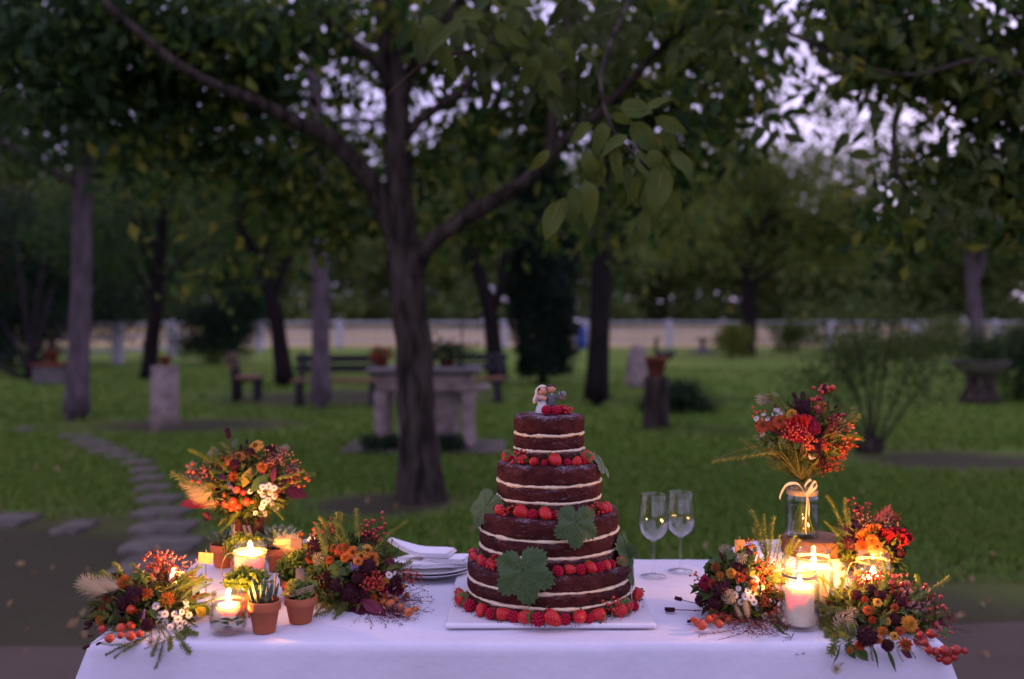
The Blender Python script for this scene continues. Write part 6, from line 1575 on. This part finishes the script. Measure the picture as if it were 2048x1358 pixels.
A5 = '''ros 1660 1200 1640 1160; ros 1665 1190 1660 1145; ros 1670 1190 1690 1145; ros 1655 1215 1632 1195; ros 1655 1230 1636 1220; ros 1655 1235 1640 1260; ros 1665 1245 1660 1285; ros 1672 1250 1680 1292; ros 1690 1255 1715 1300; rol 1690 1200 1655 1150; roy 1680 1190 1700 1150; ros 1660 1240 1650 1275; ros 1700 1200 1720 1160; ros 1680 1220 1645 1240; ros 1720 1190 1745 1160; rol 1680 1240 1672 1295; roy 1690 1195 1730 1165; ros 1640 1230 1630 1270
pom 1819 1248 42; saf 1765 1263 28; safd 1811 1288 34; hely2 1736 1220 24; hely 1789 1272 20; hely 1755 1204 22; pomr 1720 1290 24; saf 1700 1300 20; hely2 1790 1215 22; pomr 1745 1240 20; pomr 1730 1200 20; pomo 1770 1195 20; roy 1740 1250 1760 1225; ros 1760 1240 1790 1225; lg 1760 1250 1775 1235; roy 1780 1235 1800 1210; lg 1720 1220 1740 1205; ros 1715 1235 1700 1200
scab 1734 1272 42; scab 1741 1181 36; scab 1760 1190 28; scab 1790 1240 30; scab 1800 1205 26; scab 1775 1290 28; scab 1712 1190 26
see 1689 1247 40; see 1673 1338 20; see 1705 1225 24; lg 1665 1225 1640 1205; lg 1670 1220 1650 1200; ly 1670 1215 1645 1215
appd 1872 1251 16; appd 1862 1268 20; appd 1841 1270 18; appd 1858 1300 19; appd 1871 1304 20; appd 1889 1302 24; appd 1893 1320 25; appd 1912 1300 22; appd 1928 1302 16; appd 1907 1314 20; appd 1850 1285 16; appd 1832 1258 16; appd 1878 1318 18
spr 1715 1165 36; spr 1735 1160 34; spr 1760 1165 34; spo 1775 1172 32; spr 1750 1155 28; hip 1740 1170 1725 1145; hip 1750 1170 1770 1150; hip 1720 1170 1705 1150; hip 1790 1200 1800 1165
appg 1813 1168 18; appg 1791 1155 14; appg 1803 1180 12; lr 1810 1210 1830 1185; lr 1845 1230 1865 1205; lb 1850 1240 1876 1220; hip 1830 1240 1860 1190; hip 1840 1250 1880 1210; hip 1850 1270 1900 1265; flu 1800 1220 1830 1185; flu 1815 1230 1850 1205; pan 1830 1235 1880 1215; lg 1880 1265 1908 1258; lg 1885 1270 1905 1272; lb 1868 1240 1890 1250
lv 1770 1290 1800 1352; lv 1740 1285 1770 1340; lg 1700 1290 1745 1322; lg 1690 1290 1716 1320; lp 1800 1300 1830 1315; lv 1680 1290 1672 1335; lg 1720 1295 1738 1318; roy 1790 1290 1800 1320; ros 1810 1290 1835 1312; ros 1740 1280 1740 1318; roy 1710 1250 1700 1275; roy 1760 1240 1780 1255; roy 1720 1230 1700 1215; lg 1745 1260 1765 1245; lg 1780 1250 1800 1262; lg 1800 1225 1825 1215; lg 1710 1270 1700 1250; lp 1830 1270 1850 1285; roy 1770 1210 1790 1190; pomo 1757 1280 22; hely2 1800 1262 22; pom 1774 1243 18; lb 1835 1280 1862 1290; ros 1820 1220 1850 1235; roy 1800 1240 1825 1225; lg 1730 1245 1715 1232'''
arrange('flower_arrangement', 'mound of yellow and dark flowers with crab apples at the right table corner', 'flowers', (1765, 1235), (118, 72), 2.26, .12, A5, 2400)

A6 = '''ros 1690 1060 1665 990; ros 1695 1060 1680 1000; ros 1700 1055 1700 1010; whe 1730 1060 1775 1020; whe 1740 1055 1782 1030; celo 1730 1072 46; celo 1748 1062 34; cel 1784 1083 64; cel 1800 1078 48; cel 1770 1075 46; pomr 1725 1092 42; hel 1752 1095 34; pomo 1745 1080 32
hip 1710 1050 1718 1018; hip 1715 1050 1735 1010; hip 1720 1050 1700 1000; hip 1780 1060 1795 1040; lp 1710 1080 1690 1045; lp 1700 1080 1680 1060; lp 1720 1060 1712 1030; ros 1710 1070 1720 1030; flu 1720 1060 1735 1030; flu 1760 1060 1785 1045; scab 1775 1110 34; scab 1700 1085 34; lg 1690 1080 1665 1070; lg 1700 1065 1680 1035; hely2 1760 1115 26; scab 1800 1105 26; fluo 1790 1110 1800 1085; lb 1795 1090 1820 1082; ros 1680 1075 1655 1040; lp 1690 1070 1705 1035'''
arrange('flower_arrangement', 'flowers with red celosia crests behind the right end of the wood slice', 'flowers', (1745, 1098), (74, 72), 2.50, .06, A6, 1400, table=False)
# jar bouquet on the wood slice
YV = 2.58
A7 = '''app 1649 779 26; app 1665 776 15; app 1637 796 16; app 1635 819 19; safy 1642 815 36; see 1525 799 30; see 1548 795 22; see 1537 800 22; scab 1606 815 40; scab 1592 832 26; san 1605 850 1591 795; san 1610 850 1605 785; san 1595 830 1570 808; san 1612 840 1618 800
hely2 1525 851 34; hel 1514 848 24; hely2 1559 842 38; pomr 1548 850 28; pom 1584 829 34; pomo 1572 835 28; cel 1600 852 50; scabm 1616 846 34; spr 1604 862 40; scabm 1600 870 44; scabm 1625 855 34; spr 1588 852 48; spr 1578 868 44; spr 1596 866 40; spr 1606 848 30; spo 1618 882 38; spo 1608 876 28
spr 1670 840 38; spr 1662 852 34; spr 1657 864 34; spo 1650 890 28; spr 1644 886 26; fluo 1660 900 1700 850; fluo 1665 910 1705 875; safd 1695 872 34; flu 1665 880 1680 840; flu 1655 880 1690 860; fluo 1650 930 1690 905; fluo 1645 945 1680 920; fluo 1640 950 1660 920; fluo 1650 920 1672 880; spo 1684 912 26; whe 1650 930 1700 890
ros 1600 955 1560 890; ros 1605 955 1575 885; ros 1610 955 1590 895; ros 1590 955 1545 900; ros 1585 950 1540 915; ros 1598 958 1552 920; ros 1600 950 1530 868; rol 1600 955 1555 875; roy 1605 950 1600 895; roy 1615 950 1615 900; roy 1595 950 1570 905; ros 1610 945 1625 895; ros 1655 880 1712 835; ros 1650 890 1700 832; roy 1660 870 1712 850; rol 1540 905 1430 920; ros 1500 895 1434 912; ros 1545 905 1480 890; ros 1560 925 1520 900; ly 1560 910 1525 890; ros 1590 945 1535 935; ros 1620 955 1640 905; ros 1630 955 1665 910; roy 1625 950 1650 900; ros 1596 950 1540 888; ros 1604 948 1580 870
scab 1639 922 32; scab 1632 905 30; scab 1625 890 34; lb 1625 930 1640 895; lp 1620 920 1610 885; lp 1640 900 1650 870; lb 1560 870 1540 850; lg 1560 900 1575 860; hip 1640 850 1630 800; hip 1630 840 1640 780; hip 1650 860 1690 835; san 1640 830 1650 770; lp 1580 890 1565 865; see 1685 850 20; lg 1590 900 1600 870; min 1620 870 1620 845
''' + daisies('1552 820,1560 824,1548 828,1556 832,1562 818,1527 829,1513 837,1518 876,1535 838,1524 868,1566 826,1616 896,1624 912', 14)
jb = Vector(((1604 - 1024) * YV / F, YV, 0))
bq = P(1604, 962, YV)
arrange('bouquet', 'tall bouquet of berries, celosia and rosemary standing in the ribboned jar', 'flowers', (1610, 868), (88, 78), YV, .09, A7, 900, table=False, stemto=bq, rootloc=bq)

# riser under a white cloth, wood slice, jar
rz0 = TZ + .001
mb = MB()
def riser_w(r, z, a): return (r * (1 + .05 * noise.noise(Vector((math.cos(a) * 2, math.sin(a) * 2, z * 10)))), z)
mb.lathe([(.172, 0), (.168, .006), (.160, .030), (.156, .054), (.150, .066), (.136, .0705), (0, .071)], 64, M=Matrix.Diagonal((1, .85, 1)), wob=lambda r, z, a: (r * (1 + (.03 if z < .05 else .005) * math.sin(a * 13 + 2 * math.sin(a * 3)) + .03 * noise.noise(Vector((math.cos(a) * 2, math.sin(a) * 2, 0)))), z))
RX = (1620 - 1024) * 2.60 / F
o = mb.build('cloth_riser', 'linen', None, (.735, 2.63, rz0)); tag(o, 'low round stand draped in white cloth under the wood slice', 'cake stand')
ws = thing('wood_slice', 'round slice of tree trunk with bark carrying the bouquet jar', 'wood slice', ((1628 - 1024) * 2.58 / F, 2.585, rz0 + .0715))
def wsw(r, z, a): return (r * (1 + .05 * noise.noise(Vector((math.cos(a) * 1.2, math.sin(a) * 1.2, 0))) + .015 * noise.noise(Vector((math.cos(a) * 8, math.sin(a) * 8, z * 40)))), z)
mb = MB(); mb.lathe([(.070, .0), (.079, .001), (.0815, .006), (.082, .025), (.0805, .040), (.0775, .0425)], 64, wob=wsw); mb.build('bark', 'bark_slice', ws)
mb = MB(); mb.lathe([(.0775, .0425), (.06, .0432), (.03, .0434), (0, .0434)], 64, wob=wsw); mb.build('cut_face', 'wood_slice', ws)
vz = rz0 + .0715 + .0440
vj = thing('bouquet_jar', 'clear glass jar of stems and water tied with cream ribbon', 'jar', (jb.x, YV, vz))
vh = P(0, 966, YV).z - vz
mb = MB(); mb.lathe(jar_profile(.0435, vh), 48); mb.build('jar', 'jar_glass', vj)
mb = MB(); mb.lathe([(0, .0065), (.038, .0068), (.0402, .012), (.0402, vh * .60), (0, vh * .60)], 36); mb.build('water', 'jar_water', vj)
mb = MB()
for k in range(26):
    a = k * 2.399; r_ = .030 * math.sqrt((k + .5) / 26)
    mb.tube(smooth_path([(r_ * .5 * math.cos(a), r_ * .5 * math.sin(a), vh + .004), (-r_ * .1 * math.cos(a), -r_ * .1 * math.sin(a), vh * .7), (-r_ * 1.1 * math.cos(a), -r_ * 1.1 * math.sin(a), .012)], 8), .0021, 6)
mb.build('stems', 'herb_green', vj)['kind'] = 'stuff'
mb = MB(); nr = .0435 * .86
for k in range(5): mb.tube([(1.04 * nr * math.cos(a), 1.04 * nr * math.sin(a), vh * .80 + .0026 * k) for a in [2 * math.pi * i / 32 for i in range(33)]], .0014, 5)
mb.build('twine', 'twine', vj)
mb = MB()
def rib(pts, w_=.006):
    sp = smooth_path(pts, 18); vs = []
    for i, p in enumerate(sp):
        vs += [p + Vector((0, 0, w_ / 2)), p + Vector((w_ * .3, -.001, -w_ / 2))]
    mb.add(vs, [(2 * i, 2 * i + 1, 2 * i + 3, 2 * i + 2) for i in range(17)])
rib([(-.006, -nr - .004, vh * .86), (-.025, -nr - .008, vh * 1.04), (-.052, -nr - .006, vh * 1.02), (-.066, -nr - .004, vh * .86), (-.070, -nr - .004, vh * .76)])
rib([(0, -nr - .004, vh * .85), (-.008, -nr - .012, vh * 1.0), (.006, -nr - .014, vh * 1.12), (.012, -nr - .010, vh * 1.0), (.002, -nr - .005, vh * .86)])
rib([(0, -nr - .004, vh * .86), (.016, -nr - .012, vh * 1.08), (.022, -nr - .012, vh * 1.0), (.004, -nr - .004, vh * .85)])
rib([(0, -nr - .004, vh * .85), (-.002, -nr - .006, vh * .6), (-.005, -nr - .006, vh * .3), (-.004, -nr - .006, vh * .12)], .008)
rib([(0, -nr - .004, vh * .85), (.004, -nr - .006, vh * .65), (.003, -nr - .007, vh * .45)], .008)
mb.ell((0, -nr - .004, vh * .855), (.006, .004, .006), 8, 6)
mb.build('ribbon', 'ribbon', vj)

# ---------- potted plants
def small_pot(label, loc, r, h, group='small terracotta pots'):
    t = thing('plant_pot', label, 'potted plant', loc, group)
    b_ = MB()
    b_.lathe([(0, 0), (r * .66, 0), (r * .68, h * .02), (r * .88, h * .70), (r * .97, h * .70), (r * .985, h * .71), (r * 1.0, h * .985), (r * .98, h), (r * .91, h), (r * .89, h * .97), (r * .84, h * .72), (r * .6, .1 * h), (0, .1 * h)], 40); b_.build('pot', 'terracotta', t)
    b_ = MB(); b_.lathe([(r * .84, h * .84), (r * .5, h * .87), (0, h * .88)], 24, wob=noisy(rnd.random() * 9, .001, .002)); b_.build('soil', 'soil', t)
    return t
def finger_leaves(t, h, n_, L, sp, m_='succulent_dark', w_=.007):
    for k in range(n_):
        a = k * 2.399; r_ = sp * math.sqrt((k + .4) / n_); mb = MB()
        tilt = Vector((math.cos(a) * .35 * r_ / sp, math.sin(a) * .35 * r_ / sp, 1)).normalized(); l_ = L * rnd.uniform(.7, 1.15)
        b0 = Vector((r_ * math.cos(a), r_ * math.sin(a), h * .86)); mb.tube([b0, b0 + tilt * l_ * .3, b0 + tilt * l_ * .65, b0 + tilt * l_ * .9, b0 + tilt * l_], [w_ * .6, w_ * .65, w_ * .55, w_ * .35, w_ * .08], 7)
        mb.build('leaf', m_, t)
def rosette(t, h, n_, L, m_='succulent', lift=.0, w_=.4):
    for k in range(n_):
        a = k * 2.399; e = .15 + 1.15 * (1 - k / n_); l_ = L * (.55 + .45 * k / n_); mb = MB()
        e = math.pi / 2 - (.15 + 1.15 * k / n_)
        d = Vector((math.cos(a) * math.cos(e), math.sin(a) * math.cos(e), math.sin(e))); u = Vector((-math.cos(a) * math.sin(e), -math.sin(a) * math.sin(e), math.cos(e)))
        b0 = Vector((.004 * math.cos(a), .004 * math.sin(a), h * .9 + lift)); x = d.cross(u)
        vs = []; pr = [(0, .25, .12), (.3, .45, .14), (.6, .5, .12), (.85, .34, .08), (1, .03, .02)]
        for (tt, ww, th) in pr:
            c = b0 + d * l_ * tt + u * l_ * .16 * tt * tt; W2, T2 = l_ * ww * w_, l_ * th * .6
            vs += [c - x * W2, c - u * T2, c + x * W2, c + u * T2 * .4]
        mb.add(vs, [(i * 4 + j, i * 4 + (j + 1) % 4, (i + 1) * 4 + (j + 1) % 4, (i + 1) * 4 + j) for i in range(4) for j in range(4)] + [(16, 17, 18, 19)])
        mb.build('leaf', m_, t)
def herb(t, h, R_, n_=420, zr=.028, m_='herb_green', size=.013):
    g = np.random.default_rng(n_ + int(R_ * 1e4)); d = g.normal(size=(n_, 3)); d /= np.linalg.norm(d, axis=1)[:, None]
    p = d * (g.random((n_, 1)) ** .4) * np.array([R_, R_, zr]) + np.array([0, 0, h + zr * .7])
    tag(link('foliage', leaf_cloud('foliage', p, size * (.7 + .6 * g.random(n_)), [m_], 7, -.5, .8), t), kind='stuff')
    mb = MB()
    for k in range(18): a = k * 2.4; mb.tube([(.01 * math.cos(a), .01 * math.sin(a), h * .85), (R_ * .6 * math.cos(a), R_ * .6 * math.sin(a), h + zr)], .0008, 4)
    mb.build('stems', 'twig_green', t)['kind'] = 'stuff'
def twine_wrap(t, r, z, tilt=.2):
    mb = MB()
    for k in range(5): mb.tube([(r * math.cos(a), r * math.sin(a), z + .0028 * k + tilt * r * math.cos(a + .6)) for a in [2 * math.pi * i / 26 for i in range(27)]], .0012, 5)
    mb.build('twine', 'twine', t)
def stick(t, loc, lean_, L, m_='stick', w_=.006):
    mb = MB(); d = Vector(lean_).normalized(); mb.tube([Vector(loc), Vector(loc) + d * L], w_ * .5, 4); mb.build('plant_stick', m_, t)
p1 = small_pot('front terracotta pot of upright striped succulent leaves', TB(529, 1262), .0355, .068)
finger_leaves(p1, .068, 13, .050, .022); stick(p1, (.018, .004, .05), (.08, 0, 1), .075)
p1t = small_pot('terracotta pot bound with twine, right of the striped succulent', TB(601, 1243), .0365, .058)
herb(p1t, .055, .030, 320, .020, 'rosemary', .016); twine_wrap(p1t, .029, .062, .35)
m = MB(); m.box((.0, -.004, .105), (.020, .0015, .030)); m.build('tag', 'card_grey', p1t); stick(p1t, (.0, -.002, .05), (0, 0, 1), .075, w_=.003)
p3 = small_pot('terracotta pot of bright parsley-like herb behind the striped succulent', P(492, 0, 2.29), .036, .058); p3.location.z = TZ
herb(p3, .058, .052, 760, .026); stick(p3, (-.03, -.012, .055), (-.12, -.05, 1), .04, 'terracotta', .011)
p4 = small_pot('terracotta pot of herb under the small brown card', P(590, 0, 2.40), .036, .055); p4.location.z = TZ
herb(p4, .055, .045, 620, .036)
m = MB(); m.box((0.004, -.006, .140), (.027, .0015, .024), M=Matrix.Rotation(.08, 3, 'Y')); m.build('tag', 'card', p4); stick(p4, (.006, -.004, .06), (.03, 0, 1), .10, w_=.003)
p5 = small_pot('back terracotta pot with dark pointed succulent at the table edge', P(447, 0, 2.74), .036, .062); p5.location.z = TZ
rosette(p5, .062, 14, .058, 'succulent_dark', .005, .30); stick(p5, (.02, -.02, .05), (.25, -.1, 1), .08); 
p6 = small_pot('back terracotta pot with wide pale-green rosette succulent', P(557, 0, 2.70), .037, .062); p6.location.z = TZ
rosette(p6, .066, 30, .070, 'succulent', .012, .42); twine_wrap(p6, .027, .066, .3)
p7 = small_pot('terracotta pot of yellow-green herb behind the tall candle jar', P(490, 0, 2.56), .036, .060); p7.location.z = TZ
herb(p7, .070, .050, 760, .034)
for (dx, lx) in ((-.030, .05), (-.01, -.2), (.024, -.25), (.04, -.3)): stick(p7, (dx, -.01, .06), (lx, -.05, 1), .095, w_=.007)
def place_card(label, px, py, Y, w_=26, h_=24, m_='card', rot=.1, zbase=TZ):
    c = P(px, py, Y); t = thing('place_card', label, 'card', (c.x, Y, zbase), 'small brown cards')
    ww, hh = w_ * Y / F, h_ * Y / F
    mb = MB(); mb.box((0, -.002, c.z - zbase), (ww, .001, hh), M=Matrix.Rotation(rot, 3, 'Y')); mb.build('card', m_, t)
    mb = MB(); mb.tube([(0, 0, 0), (0, 0, c.z - zbase + hh * .75)], .0014, 5); mb.build('stick', 'stick', t)
place_card('brown card on a stick behind the left flower mound', 412, 1116, 2.46, 29, 22, rot=.08)
place_card('brown card on a stick behind the seed heads at right', 1479, 1092, 2.44, 20, 26, rot=.0)
